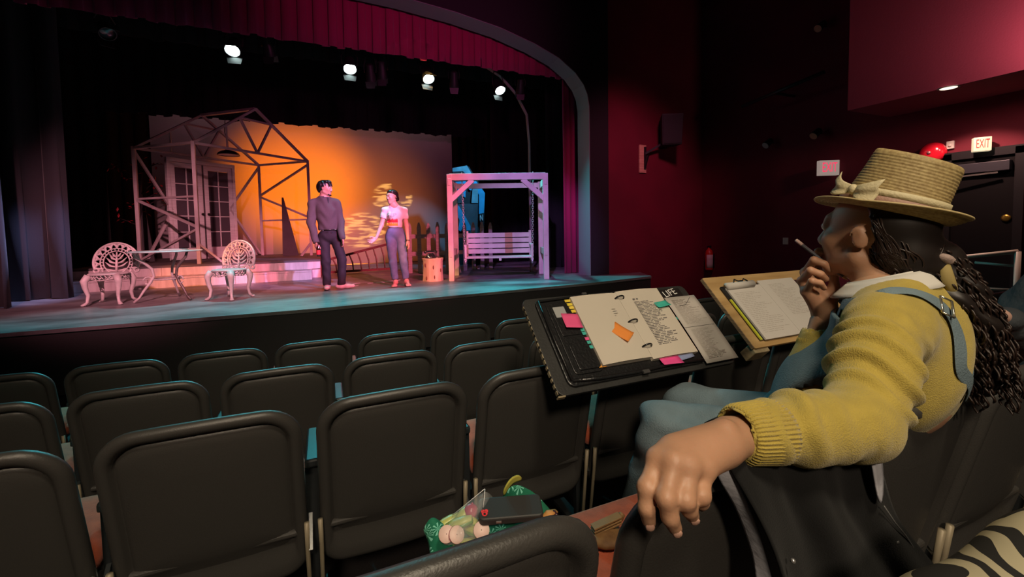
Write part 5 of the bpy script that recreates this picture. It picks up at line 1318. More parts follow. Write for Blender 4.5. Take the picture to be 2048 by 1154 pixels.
def hand(S, wr, d, pn, thumb, k=1.0, curl=.35, spread=.0, k_s=.007):
    """generic hand: wrist, finger direction d, palm normal pn, thumb side vector"""
    wr, d, pn, th_ = npv(wr), npv(Vector(d).normalized()), npv(Vector(pn).normalized()), npv(Vector(thumb).normalized())
    kn = []
    for i, (o, L, r) in enumerate(((.027, .085, .0092), (.009, .088, .0095), (-.009, .083, .009), (-.025, .072, .008))):
        m_ = wr + (d * L + th_ * o * 1.05) * k; S.cap(wr + th_ * o * .55 * k + d * .008 * k, m_, .0135 * k, .0125 * k, k=.012 * k)
        seg = np.array((.042, .026, .021)) * k * (1, 1.08, 1.0, .8)[i]; p = m_; a = curl * .5
        dd = d + th_ * spread * (o / .027)
        for j in range(3):
            a2 = a + curl * j; q = p + (dd * math.cos(a2) + pn * math.sin(a2)) * seg[j]
            S.cap(p, q, r * k * (1 - .07 * j), r * k * (.95 - .09 * j), k=k_s * k); p = q
    t0 = wr + (d * .022 + th_ * .024) * k; t1 = t0 + (d * .035 + th_ * .026 + pn * .012) * k; t2 = t1 + (d * .03 + th_ * .008 + pn * .010) * k; t3 = t2 + (d * .024 - th_ * .002 + pn * .006) * k
    S.cap(t0, t1, .0145 * k, .012 * k, k=.012 * k); S.cap(t1, t2, .0105 * k, .0098 * k, k=.006 * k); S.cap(t2, t3, .0098 * k, .008 * k, k=.005 * k)
    return S

# ------------------------------------------------------------------ the woman in the straw hat
HF = Vector((math.sin(math.radians(-3)), math.cos(math.radians(-3)), .13)).normalized(); HU = Vector((.02, -.13, 1)).normalized()
HC = W(1741, 470, 1.05)
NB = W(1764, 594, 1.01)
wo = thing('person', 'person in a straw hat, yellow sweater and denim overalls with an arm over the seat', 'person', (1.2, .66, FLOOR[4]))
TF = Vector((-.26, .966, 0)); TL = Vector((0, 0, 1)).cross(TF)             # torso forward, torso left
sL, eL, wL = W(1768, 655, .88), W(1716, 848, .725), W(1480, 868, .645)
sR = sL + Vector((.30, .10, 0)); wR = W(1645, 632, 1.13); eR = W(1618, 770, 1.12)
hipC = Vector((1.19, .70, .60)); chest = W(1800, 700, 1.0)
# skin: head and neck, both hands, joined with a torso under the clothes into one body mesh
S = SDF(HC - Vector((.2, .2, .30)), HC + Vector((.22, .2, .2)), .004)
P = head(S, HC, HF, HU, .98, NB, .053)
parts_b = []
v, f = S.verts_faces(); parts_b.append((relax(v, f, 2), f))
# left hand over the seat back (joints read from the photograph)
J = lambda px, py, z_: W(px, py, z_)
S = SDF(J(1380, 950, .55) - Vector((.22, .2, .2)), J(1380, 950, .55) + Vector((.24, .2, .2)), .0032)
wr = J(1468, 872, .635)
S.cap(J(1540, 868, .665), wr, .031, .029, k=.01, flat=((.3, -.6, .7), .8))
fing = [((1316, 918, .572), (1294, 975, .548), (1293, 1016, .542), (1298, 1043, .548), .0118),
        ((1348, 924, .556), (1332, 996, .528), (1340, 1034, .528), (1350, 1056, .536), .0120),
        ((1379, 932, .556), (1371, 1000, .530), (1378, 1018, .536), (1385, 1032, .545), .0116),
        ((1409, 936, .566), (1402, 990, .545), (1403, 1003, .556), (1402, 1010, .568), .0108)]
for i, (m0, p0, d0q, t0q, r) in enumerate(fing):
    m0, p0, d0q, t0q = J(*m0), J(*p0), J(*d0q), J(*t0q)
    base = wr + (m0 - J(1362, 928, .562)) * .35 + (J(1362, 928, .562) - wr) * .08
    S.cap(base, m0, .019, .0148, k=.016); S.cap(m0, p0, r * 1.08, r * .98, k=.006); S.cap(p0, d0q, r, r * .9, k=.003); S.cap(d0q, t0q, r * .92, r * .74, k=.003)
    S.ell(m0 + (EYE - m0).normalized() * .005, (.012, .012, .012), None, .010); S.ell(p0 + (EYE - p0).normalized() * .002, (.0118, .0118, .0118), None, .006)
S.cap(J(1440, 890, .61), J(1352, 905, .585), .026, .022, k=.02)
th0 = wr + Vector((-.03, .02, -.01)); S.cap(th0, J(1345, 900, .63), .018, .013, k=.012); S.cap(J(1345, 900, .63), J(1312, 925, .64), .012, .0095, k=.006)
S.ell(J(1452, 856, .612), (.011, .011, .011), None, .012)
v, f = S.verts_faces(); parts_b.append((relax(v, f, 1), f))
# right hand curled at the chin, holding the pencil
S = SDF(J(1640, 570, 1.13) - Vector((.16, .16, .2)), J(1640, 570, 1.13) + Vector((.16, .16, .17)), .0032)
wr2 = J(1650, 625, 1.13)
S.cap(J(1636, 720, 1.12), wr2, .029, .027, k=.01)
fr2 = [((1630, 538, 1.165), (1637, 503, 1.13), (1655, 505, 1.115), (1668, 516, 1.11), .0098), ((1611, 545, 1.15), (1628, 520, 1.105), (1648, 528, 1.098), (1660, 540, 1.10), .0098), ((1605, 562, 1.135), (1621, 541, 1.088), (1641, 548, 1.082), (1652, 558, 1.09), .0095), ((1612, 584, 1.12), (1624, 562, 1.078), (1640, 566, 1.075), (1648, 576, 1.085), .0088)]
for (m0, p0, d0q, t0q, r) in fr2:
    m0, p0, d0q, t0q = J(*m0), J(*p0), J(*d0q), J(*t0q)
    S.cap(wr2, m0, .021, .0135, k=.016); S.cap(m0, p0, r * 1.1, r, k=.006); S.cap(p0, d0q, r, r * .92, k=.003); S.cap(d0q, t0q, r * .92, r * .8, k=.003)
S.cap(wr2, J(1668, 580, 1.12), .02, .015, k=.012); S.cap(J(1668, 580, 1.12), J(1668, 545, 1.11), .0125, .0105, k=.008); S.cap(J(1668, 545, 1.11), J(1655, 520, 1.115), .0105, .0085, k=.004)
v, f = S.verts_faces(); parts_b.append((relax(v, f, 1), f))
# trunk and limbs inside the clothes
S = SDF((.55, .32, -.02), (1.65, 1.4, 1.12), .014)
S.chain([NB, chest + Vector((0, 0, .08)), chest - Vector((0, 0, .1)), hipC], [.055, .085, .08, .1], k=.05)
S.cap(NB, sL, .045, .045, k=.04); S.cap(NB, sR, .045, .045, k=.04); S.chain([sL, eL, wL], [.045, .036, .026], k=.02); S.chain([sR, eR, wR], [.045, .036, .026], k=.02)
kL, aL = W(1333, 856, 1.30), Vector((.90, 1.12, .10)); kR, aR = Vector((1.17, 1.13, .55)), Vector((1.14, 1.2, .1))
hL, hR = hipC + TL * .09, hipC - TL * .09
for a_, b_, c_ in ((hL, kL, aL), (hR, kR, aR)): S.chain([a_, b_, c_], [.075, .05, .035], k=.04)
v, f = S.verts_faces(); parts_b.append((v, f))
bv, bf_ = join_np(parts_b)
np_mesh('body', bv, bf_, M_skin, wo)
eyes(P, .98, wo, HF)
# nails
for (m0, p0, d0q, t0q, r) in fing[:3]:
    d_, t_ = J(*d0q), J(*t0q); dd = (t_ - d_).normalized(); nn = ((EYE - t_).normalized() - dd * (EYE - t_).normalized().dot(dd)).normalized(); ss = dd.cross(nn)
    MB().ball(t_ + nn * r * .62 + dd * .001, .0062, 8, 6, (1, .35, 1.15), (ss, nn, dd)).build('fingernail', mat('nail', (.58, .34, .26), .3), wo, smooth=True)
# sweater
M_knit = mat('mustard_knit', (.45, .34, .058), .9, vary=(35, .12), bump=(420, .35), sheen=.25)
S = SDF((.42, .30, .50), (1.65, 1.25, 1.16), .0055)
axT = (npv(TF), npv(TL), np.array((0, 0, 1.)))
def torso(S, g=0.0):
    S.ell(chest + Vector((0, 0, .0)), np.array((.118, .165, .195)) + g, axT, .05)
    S.ell(hipC + Vector((0, -.03, .10)), np.array((.125, .165, .19)) + g, axT, .07)
    S.cap(NB - Vector((0, 0, .045)), sL + Vector((.03, .01, .0)), .05 + g, .066 + g, k=.05); S.cap(NB - Vector((0, 0, .045)), sR - Vector((.03, .01, 0)), .05 + g, .066 + g, k=.05)
    return S
torso(S)
torso_only = S.copy()
S.chain([sL, sL.lerp(eL, .5), eL], [.070, .062, .058], k=.03); S.chain([eL, eL.lerp(wL, .5), wL + (wL - eL) * -.02], [.058, .052, .041], k=.02)
S.chain([sR, eR, wR - (wR - eR) * .32], [.068, .058, .042], k=.03)
# cut the cuffs open and the neck
dW = (wL - eL).normalized(); dR_ = (wR - eR).normalized()
S.cap(wL + dW * .06, wL - dW * .03, .034, .034, k=.003, op='sub'); S.cap(wR - dR_ * .03, wR - dR_ * .12, .034, .034, k=.003, op='sub')
S.cap(NB + Vector((-.01, .02, .10)), NB - Vector((0, 0, .005)), .075, .058, k=.012, op='sub')
def fold(v, n):
    out = np.zeros(len(v)); rng = np.random.RandomState(3)
    for a, b, r0, A, wl_ in ((npv(sL), npv(eL), .12, .0115, .050), (npv(eL), npv(wL), .09, .0068, .062), (npv(sR), npv(eR), .1, .006, .05)):
        ba = b - a; L = np.linalg.norm(ba); t = (v - a) @ ba / L; pr = a + np.outer(t / L, ba); dist = np.linalg.norm(v - pr, axis=1)
        e1 = np.cross(ba, (0, 0, 1.)); e1 /= np.linalg.norm(e1); e2 = np.cross(ba / L, e1); ang = np.arctan2((v - pr) @ e2, (v - pr) @ e1)
        m_ = np.clip((t + .01) / .06, 0, 1) * np.clip((L * .96 - t) / .05, 0, 1) * np.clip((r0 - dist) / .03, 0, 1)
        wv = np.sin(2 * np.pi * (t + .018 * np.sin(ang + 1.0) + .007 * np.sin(3 * ang)) / wl_)
        out += A * m_ * (np.maximum(wv, -.3) ** 1) * (.6 + .4 * np.sin(ang * 1 + t * 20))
    # rib knit at the cuff
    a, b = npv(wL - dW * .062), npv(wL); t = (v - a) @ npv(dW); ds = np.linalg.norm(v - npv(wL), axis=1)
    e1 = np.cross(npv(dW), (0, 0, 1.)); e1 /= np.linalg.norm(e1); e2 = np.cross(npv(dW), e1); ang = np.arctan2((v - a) @ e2, (v - a) @ e1)
    # broad soft folds on the back of the torso
    q = v - npv(chest); s_ = q @ npv(TL); h_ = q[:, 2]
    out += .006 * np.sin((s_ * 1.0 + h_ * .55) * 42) * np.clip(-(q @ npv(TF)) / .05, 0, 1) * np.clip((.2 - np.abs(h_)) / .06, 0, 1) * .7
    return n * out[:, None]
S.cut(npv(wL - dW * .058), npv(dW)) if False else None
swt = S.build('sweater', M_knit, wo, 2, fold)
def rib_cuff(c0_, d_, L_, r0_, r1_, nm='cuff'):
    _, s_, u_ = frame_of(d_)
    def fn(u, v):
        a = 2 * math.pi * u; r = r0_ + (r1_ - r0_) * v + .0014 * math.sin(a * 46) + (-.004 * max(0, (v - .86) / .14) ** 2)
        return c0_ + d_ * (L_ * v) + s_ * (math.cos(a) * r) + u_ * (math.sin(a) * r)
    return MB().grid(fn, 46 * 6, 10, cu=True).build(nm, M_knit, wo, smooth=True, solid=.003)
rib_cuff(wL - dW * .066, dW, .074, .0475, .0425); rib_cuff(wR - dR_ * .115, dR_, .05, .046, .044)
# overalls: trousers, bib and straps
M_den = mat('faded_denim', (.165, .235, .275), .85, vary=(9, .3), bump=(260, .3))
S = SDF((.60, .36, -.02), (1.55, 1.45, 1.05), .008)
S.ell(hipC + Vector((0, -.0, .02)), np.array((.155, .19, .16)), axT, .05)
for a_, b_, c_, r in ((hL, kL, aL, .082), (hR, kR, aR, .085)):
    S.cap(a_, b_, .098, r, k=.05); S.cap(b_, c_, r * .93, .062, k=.03); S.cap(c_ + Vector((0, 0, .1)), c_ + Vector((0, 0, -.2)), .05, k=.0, op='sub') if False else None
S.d = S.d
def dfold(v, n):
    q = v - npv(kL); d_ = np.linalg.norm(q, axis=1)
    out = .006 * np.sin(q[:, 2] * 55 + q[:, 0] * 30) * np.clip((.22 - d_) / .1, 0, 1)
    out += .004 * np.sin(v[:, 0] * 47 + v[:, 1] * 33 + 2 * np.sin(v[:, 2] * 20))
    return n * out[:, None]
S.build('overalls', M_den, wo, 2, dfold)
B = torso_only.copy(); B.d = B.d - .014
inner = torso_only.d - .004
B.d = np.maximum(B.d, -inner)
B.cut(npv(chest + TF * .035), -npv(TF)); B.cut((0, 0, .985), (0, 0, 1)); B.cut(npv(chest + TL * .135), npv(TL)); B.cut(npv(chest - TL * .13), -npv(TL))
B.build('bib', M_den, wo, 1)
from mathutils.bvhtree import BVHTree
def bvh_of(o):
    w = wloc(o); me = o.data
    return BVHTree.FromPolygons([tuple(v_.co + w) for v_ in me.vertices], [tuple(p_.vertices) for p_ in me.polygons])
bt = bvh_of(swt)
def on_sweater(px, py, zf, lift=.006):
    d = ray(px, py).normalized(); h = bt.ray_cast(EYE, d)
    if h[0] is None: return W(px, py, zf), -d
    return h[0] + h[1] * lift, h[1]
def ribbon(name, pts, w, th, material, parent, up=None):
    """pts: list of (point, normal); flat strap"""
    b = MB(); n_ = len(pts); vs_ = []
    for i, (p, nn) in enumerate(pts):
        d = (pts[min(i + 1, n_ - 1)][0] - pts[max(0, i - 1)][0]).normalized(); s_ = d.cross(nn).normalized(); nn = s_.cross(d).normalized()
        vs_ += [p - s_ * w / 2, p + s_ * w / 2, p + s_ * w / 2 + nn * th, p - s_ * w / 2 + nn * th]
    fs = [(4 * i + k, 4 * i + (k + 1) % 4, 4 * (i + 1) + (k + 1) % 4, 4 * (i + 1) + k) for i in range(n_ - 1) for k in range(4)] + [(3, 2, 1, 0), tuple(4 * (n_ - 1) + k for k in range(4))]
    o = b.add(vs_, fs).build(name, material, parent, smooth=False)
    sb = o.modifiers.new('subdivision', 'SUBSURF'); sb.levels = sb.render_levels = 2
    return o
def seek(px, py):
    for k in range(0, 60, 3):
        d = ray(px, py + k).normalized(); h = bt.ray_cast(EYE, d)
        if h[0] is not None: return (h[0] + h[1] * .004, h[1])
    return (W(px, py, .95), -ray(px, py).normalized())
def closest(p, lift=.004):
    h = bt.find_nearest(p); return (h[0] + h[1] * lift, h[1])
# the strap runs over the near shoulder from the bib to the middle of the back
s_pts = [chest + TF * .12 + TL * .085 + Vector((0, 0, .06)), chest + TF * .10 + TL * .09 + Vector((0, 0, .13)), NB + TF * .075 + TL * .085 + Vector((0, 0, -.02)), NB + TF * .03 + TL * .09 + Vector((0, 0, .04)), NB - TF * .025 + TL * .088 + Vector((0, 0, .05)), NB - TF * .09 + TL * .08 + Vector((0, 0, 0)), NB - TF * .13 + TL * .065 + Vector((0, 0, -.06)), chest - TF * .13 + TL * .05 + Vector((0, 0, .04)), chest - TF * .14 + TL * .02 + Vector((0, 0, -.04)), chest - TF * .14 + TL * .0 + Vector((0, 0, -.10))]
vis = [seek(*q) for q in ((1752, 592), (1790, 584), (1828, 588), (1858, 600), (1882, 616), (1900, 640), (1912, 672), (1916, 710), (1914, 750))]
ribbon('strap', [closest(p_) for p_ in s_pts[:3]] + vis + [closest(s_pts[-2]), closest(s_pts[-1])], .036, .004, M_den, wo)
s_pts2 = [p_ - TL * 2 * ((p_ - chest).dot(TL)) for p_ in s_pts]
ribbon('strap', [closest(p_) for p_ in s_pts2], .036, .004, M_den, wo)
p_, n_ = vis[4][0] + vis[4][1] * .006, vis[4][1]; p0_ = vis[3][0]; dd = (p_ - p0_).normalized(); sdv = dd.cross(n_).normalized()
bk_ = MB()
for o_ in (-.012, .012): bk_.tube([p_ + dd * o_ - sdv * .021, p_ + dd * o_ + sdv * .021], .0025, 6)
for o_ in (-1, 1): bk_.tube([p_ - dd * .012 + sdv * (o_ * .021), p_ + dd * .012 + sdv * (o_ * .021)], .002, 6)
bk_.build('buckle', mat('strap_buckle', (.6, .58, .5), .25, .9), wo, smooth=True)
# white polo collar
M_col = mat('white_collar', (.58, .56, .52), .85)
def collar(u, v):
    a = math.radians(-150 + 300 * u); r0 = .062 + .026 * v; c_ = NB + Vector((0, 0, .055 - .030 * v)) - TF * .004
    up = .022 * math.cos(a) * -1
    return c_ + TF * (math.cos(a) * r0 * 1.1) + TL * (math.sin(a) * r0) + Vector((0, 0, -up * -.6 - (.02 * v if math.cos(a) > .3 else 0)))
def collar2(u, v):
    a = math.radians(22 + 316 * u); r0 = .064 + .028 * v
    return NB + TF * (math.cos(a) * r0 * 1.12 - .002) + TL * (math.sin(a) * r0) + Vector((0, 0, .048 - .034 * v - .022 * math.cos(a)))
MB().grid(collar2, 40, 5).build('collar', M_col, wo, smooth=True, solid=.004)
MB().grid(lambda u, v: NB + TF * (math.cos(2 * math.pi * u) * .066) + TL * (math.sin(2 * math.pi * u) * .062) + Vector((0, 0, .05 - .05 * v - .02 * math.cos(2 * math.pi * u))), 30, 3, cu=True).build('shirt_band', M_col, wo, smooth=True, solid=.003)
# hair: cap, long gathered tail and loose curls
S = SDF(HC - Vector((.2, .3, .55)), HC + Vector((.35, .2, .2)), .006)
hax = (npv(HF), npv(HU.cross(HF)), npv(HU))
hl = HU.cross(HF)
S.ell(HC - HF * .025 + HU * .03, (.100, .084, .098), hax, 0)
S.cut(npv(HC - HF * .045), npv(HF + HU * -.45))
tailp = [HC - HF * .085 - HU * .02, W(1868, 525, .985), W(1900, 585, .965), W(1936, 650, .955), W(1955, 715, .95), W(1962, 765, .955)]
S.cap(HC - HF * .06 - HU * .03, tailp[1], .06, .05, k=.03)
S.cap(HC - HF * .075 - HU * .05, W(1850, 548, .99), .058, .052, k=.03)
S.chain(tailp[1:], [.048, .052, .050, .043, .030], k=.02)
def hcurl(v, n): return n * (.006 * np.sin(v[:, 2] * 95 + 3 * np.sin(v[:, 0] * 40)) * np.clip((HC.z - .06 - v[:, 2]) / .05, 0, 1))[:, None]
hair_o = S.build('hair', M_hair, wo, 1, hcurl)
r_ = random.Random(11); cb = MB()
def tail_at(t):
    x_ = t * (len(tailp) - 1); i = min(int(x_), len(tailp) - 2); return tailp[i].lerp(tailp[i + 1], x_ - i)
for k in range(520):
    t0_ = r_.uniform(.08, .8); L = r_.uniform(.15, .4); off_ = Vector((r_.gauss(0, 1), r_.gauss(0, 1), r_.gauss(0, .4))).normalized() * r_.uniform(.040, .056); R = r_.uniform(.003, .006); ph_ = r_.uniform(0, 6.28); tw = r_.choice((-1, 1)) * r_.uniform(12, 22)
    P_ = []
    for j in range(26):
        t = min(1.12, t0_ + L * j / 25); c_ = tail_at(min(t, 1)) + (tailp[-1] - tailp[-2]) * max(0, t - 1) * 5
        a = ph_ + tw * j / 25; P_.append(c_ + off_ * (1 + .15 * j / 25) + Vector((math.cos(a) * R, math.cos(a + .6) * R, 0)))
    cb.tube(P_, [.0024] * 25 + [.0008], 4)
for k in range(40):                                      # short flyaway curls round the nape
    a = r_.uniform(-1, 1); c_ = HC - HF * (.07 + .02 * r_.random()) + hl * (a * .06) - HU * r_.uniform(.0, .09); ph_ = r_.uniform(0, 6.28)
    cb.tube([c_ + Vector((math.cos(ph_ + j) * .007, math.sin(ph_ + j) * .007, -.007 * j)) for j in range(9)], .0024, 5)
cb.build('curls', mat('hair_brown', (.022, .011, .008), .45), wo, smooth=True, kind='stuff')
hb = bvh_of(hair_o); sb_ = MB(); gather = HC - HF * .095 - HU * .055
for k in range(130):                                     # combed strands over the back of the head
    a = r_.uniform(-1.25, 1.25); h0_ = r_.uniform(-.045, .05)
    st_ = HC - HF * (.03 + .02 * r_.random()) + hl * (.09 * math.copysign(1, a) * min(1, abs(a) + .2)) + HU * h0_
    P_ = []
    for j in range(12):
        q = st_.lerp(gather + hl * (.02 * a) - HU * (.04 * r_.random() if j == 0 else .02), j / 11) + HU * (.006 * math.sin(j * .9 + k))
        nr_ = hb.find_nearest(q)
        P_.append(nr_[0] + nr_[1] * .0012)
    sb_.tube(P_, [.0022] * 11 + [.001], 4)
sb_.build('strands', mat('hair_brown', (.022, .011, .008), .45), wo, smooth=True, kind='stuff')
sc_c = W(1888, 520, .94)
MB().ball(sc_c, .019, 14, 8, (1.25, 1, .62), (Vector((.86, 0, -.5)), Vector((0, 1, 0)), Vector((.5, 0, .86)))).build('scrunchie', mat('rose_beige_cloth', (.34, .25, .22), .7, bump=(60, .5)), wo, smooth=True)
MB().tube([sc_c, W(1893, 550, .925), W(1905, 580, .925), W(1915, 598, .93)], [.008, .012, .010, .005], 10, flat=.6).build('scrunchie_tail', mat('ochre_cloth', (.30, .23, .08), .8), wo, smooth=True)
# shoes
for a_ in (aL, aR):
    S = SDF(a_ - Vector((.12, .12, .12)), a_ + Vector((.12, .3, .1)), .008); S.cap(a_ + Vector((0, -.03, -.04)), a_ + Vector((-.02, .17, -.05)), .042, .036, k=.02); S.cap(a_ + Vector((0, 0, .02)), a_ + Vector((0, 0, -.05)), .045, .045, k=.03); S.cut((0, 0, FLOOR[4] + .002), (0, 0, -1))
    S.build('shoe', mat('shoe_dark', (.03, .025, .025), .5), wo, 1)
# pencil
p0_, p1_ = W(1592, 480, 1.165), W(1690, 556, 1.075)
pcl = thing('pencil', 'dark pencil with pale tip held between fingers at the chin', 'pencil', p0_)
dp = (p1_ - p0_)
MB().tube([p0_ + dp * .14, p0_ + dp * .97], .0042, 6).build('barrel', mat('pencil_grey', (.10, .10, .12), .35), pcl)
MB().tube([p0_, p0_ + dp * .14], [.0046, .0046], 8).build('eraser', mat('eraser_pink', (.62, .42, .38), .7), pcl, smooth=True)
MB().tube([p0_ + dp * .97, p0_ + dp * 1.06], [.0042, .0006], 6).build('point', mat('pencil_wood', (.7, .5, .25), .7), pcl)

# ------------------------------------------------------------------ straw hat
HX, HL_ = HF.normalized(), HU.cross(HF).normalized(); HZ = HX.cross(HL_).normalized()
tilt = Matrix.Rotation(math.radians(-8), 3, HL_); HX = tilt @ HX; HZ = tilt @ HZ
roll = Matrix.Rotation(math.radians(9), 3, HX); HL_ = roll @ HL_; HZ = roll @ HZ
hc = HC + HZ * .058 - HX * .012                          # centre of the sweatband
M_straw = None
def straw():
    m = bpy.data.materials.new('braided_straw'); m.use_nodes = True; nt = m.node_tree; b = nt.nodes['Principled BSDF']; b.inputs['Roughness'].default_value = .65
    tc = nt.nodes.new('ShaderNodeTexCoord'); n_ = nt.nodes.new('ShaderNodeTexNoise'); n_.inputs['Scale'].default_value = 140; n_.inputs['Detail'].default_value = 2
    nt.links.new(tc.outputs['Object'], n_.inputs['Vector'])
    r = nt.nodes.new('ShaderNodeValToRGB'); r.color_ramp.elements[0].position = .3; r.color_ramp.elements[0].color = (.30, .21, .085, 1); r.color_ramp.elements[1].position = .7; r.color_ramp.elements[1].color = (.47, .36, .16, 1)
    nt.links.new(n_.outputs['Fac'], r.inputs['Fac']); nt.links.new(r.outputs['Color'], b.inputs['Base Color'])
    bp = nt.nodes.new('ShaderNodeBump'); bp.inputs['Strength'].default_value = .25; bp.inputs['Distance'].default_value = .003
    nt.links.new(n_.outputs['Fac'], bp.inputs['Height']); nt.links.new(bp.outputs['Normal'], b.inputs['Normal']); return m
M_straw = straw()
hat = thing('straw_hat', 'tan braided straw hat with ribbon band and bow worn by the seated woman', 'hat', hc)
def hp(a, r, h, rf=.100, rl=.086):
    return hc + HX * (math.cos(a) * rf * r) + HL_ * (math.sin(a) * rl * r) + HZ * h
def crown(u, v):
    a = 2 * math.pi * u
    # v 0..0.55 wall, .55..0.7 rim roll, .7..1 sunken tip
    if v < .62:
        t = v / .62; r = 1.0 - .05 * t + .015 * t * t; h = .126 * t; rip = .0006 * math.sin(t * 2 * math.pi * 19)
        r += rip / .09
    else:
        t = (v - .62) / .38
        r = (.965 + .0 * math.sin(math.pi * min(t * 4, 1))) * (1 - t) ** .8 if t > 0 else .965
        h = .126 + .008 * math.sin(math.pi * min(1, t * 5)) - .030 * min(1, max(0, (t - .1) / .35)) ** 1.0
        h += .0008 * math.sin(t * 2 * math.pi * 9)
    fr = max(0, math.cos(a))                                # front pinch: top slopes down toward the front
    pin = .016 * max(0, math.cos(a)) ** 2 * max(0, v - .15) * math.exp(-((abs(math.sin(a)) - .55) / .28) ** 2) * 2.2
    p = hp(a, max(r, .001), h + .008 * math.cos(a) * (1 if v > .3 else v / .3))
    ss = math.copysign(1, math.sin(a)) if abs(math.sin(a)) > 1e-6 else 0
    return p - HL_ * (ss * pin) - HX * (.03 * max(0, math.cos(a)) ** 2 * min(1, v / .62) * (1 if v < .62 else (1 - (v - .62) / .38)))
MB().grid(crown, 96, 110, cu=True).build('crown', M_straw, hat, smooth=True)
def brim(u, v, dz=0.0):
    a = 2 * math.pi * u; c_ = math.cos(a); s_ = math.sin(a)
    wd = .046 + .004 * c_; up = .018 * v ** 2.2 * (.35 + 1.1 * max(0, -c_) + .1 * abs(s_)) - .012 * v * max(0, c_) ** 2 + .0008 * math.sin(v * 2 * math.pi * 7)
    p = hp(a, 1.0, 0) + (HX * (c_ * 1.0) + HL_ * (s_ * 1.0)) * (wd * v) + HZ * (up - .001 + dz)
    return p
MB().grid(lambda u, v: brim(u, v), 96, 40, cu=True).build('brim', M_straw, hat, smooth=True, solid=.0025)
MB().tube([brim(k / 96, 1) for k in range(96)], .0026, 6, closed=True).build('brim_edge', mat('straw_edge', (.50, .39, .19), .6), hat, smooth=True)
M_rib1 = mat('mauve_ribbon', (.34, .20, .15), .6, bump=(200, .2)); M_rib2 = mat('ecru_ribbon', (.56, .49, .30), .6, bump=(200, .2))
MB().grid(lambda u, v: hp(2 * math.pi * u, 1.035, .003 + .030 * v), 72, 3, cu=True).build('ribbon_band', M_rib1, hat, smooth=True, solid=.002)
MB().grid(lambda u, v: hp(2 * math.pi * u, 1.040 - .008 * v, .029 + .015 * v), 72, 3, cu=True).build('ribbon_trim', M_rib2, hat, smooth=True, solid=.002)
ba_ = math.radians(66)
bc_ = hp(ba_, 1.09, .034); bt_ = (hp(ba_ + .1, 1.09, .024) - hp(ba_ - .1, 1.09, .024)).normalized(); bn_ = (hp(ba_, 1.3, .024) - bc_).normalized()
for s_ in (-1, 1):
    def loop(u, v, s_=s_):
        w_ = .014 + .038 * u ** .8; th_ = .016 * math.sin(math.pi * u)
        y_ = (v - .5) * w_
        return bc_ + bt_ * (s_ * .060 * u) + HZ * (y_ + .012 * u * (1 if s_ < 0 else .2)) + bn_ * (th_ + .004 * math.cos(v * 6.28 * 1.5) * u)
    MB().grid(loop, 12, 9).build('bow_loop', M_rib2, hat, smooth=True, solid=.0015)
MB().ball(bc_ + bn_ * .004, .010, 10, 8, (1, 1, 1.3)).build('bow_knot', M_rib2, hat, smooth=True)

# ------------------------------------------------------------------ actors on stage
def pair_fold(A, fr):
    def fn(v, n): return n * (A * np.sin(v[:, 2] * fr + 2.2 * np.sin(v[:, 0] * 21) + 1.3 * np.sin(v[:, 1] * 17)))[:, None]
    return fn
def hull(pts, pad): a = np.array([npv(p) for p in pts]); return a.min(0) - pad, a.max(0) + pad
def deckz(p, z_=None): return Vector((p.x, p.y, z_ if z_ is not None else p.z))
# man in the charcoal sweater
zm = 7.0
M = lambda px, py, dz=0: W(px, py, zm + dz)
foot0 = onZ(660, 577, DECK)
mn = thing('person', 'person in a charcoal pullover and black jeans standing on the stage', 'person', foot0)
mh = M(650, 377); mf = Vector((.86, -.30, -.05)); mu_ = Vector((.02, 0, 1)); nk = M(648, 396, .02)
shL, shR = M(626, 408), M(672, 407, .08); elA, elB = M(622, 443, -.06), M(680, 441, .1); wrA, wrB = M(632, 484, -.12), M(684, 475, -.02)
hipM = M(659, 470, .05); hA, hB = M(647, 474, .03), M(671, 474, .08); kA, kB = M(652, 524, -.06), M(684, 521, .04); anA, anB = M(654, 567, -.02), M(683, 564, .04)
anA = deckz(anA, DECK + .085); anB = deckz(anB, DECK + .085)
lo_, hi_ = hull([mh, wrA, wrB, anA, anB, shL, shR, elA, elB], .22)
S = SDF(lo_, hi_, .008)
Pm = head(S, mh, mf, mu_, 1.02, nk, .055)
S.chain([nk, nk.lerp(hipM, .4), hipM], [.055, .075, .08], k=.04); S.cap(nk, shL, .05, .05, k=.04); S.cap(nk, shR, .05, .05, k=.04)
S.chain([shL, elA, wrA], [.05, .04, .028], k=.02); S.chain([shR, elB, wrB], [.05, .04, .028], k=.02); S.chain([hA, kA, anA], [.08, .055, .04], k=.03); S.chain([hB, kB, anB], [.08, .055, .04], k=.03)
va = S.verts_faces(); pb_ = [(relax(va[0], va[1], 1), va[1])]
S = SDF(npv(wrA) - .2, npv(wrA) + .2, .005); S.cap(elA, wrA, .035, .027); hand(S, wrA, (.05, -.1, -1), (.6, .7, 0), (.5, -.6, -.1), 1.0, .75); va = S.verts_faces(); pb_.append((relax(va[0], va[1], 1), va[1]))
S = SDF(npv(wrB) - .2, npv(wrB) + .2, .005); S.cap(elB, wrB, .035, .027); hand(S, wrB, (.1, .1, -1), (-.7, .5, 0), (.3, -.8, -.1), .95, .4); va = S.verts_faces(); pb_.append((relax(va[0], va[1], 1), va[1]))
np_mesh('body', *join_np(pb_), mat('skin_tan', (.50, .27, .19), .5), mn); eyes(Pm, 1.02, mn, mf)
S = SDF(lo_, hi_, .008)
S.chain([nk - Vector((0, 0, .05)), nk.lerp(hipM, .35), nk.lerp(hipM, .8)], [.10, .155, .155], k=.06, flat=((0.25, .95, 0), .80)); S.cap(nk - Vector((0, 0, .03)), shL, .065, .075, k=.05); S.cap(nk - Vector((0, 0, .03)), shR, .065, .075, k=.05)
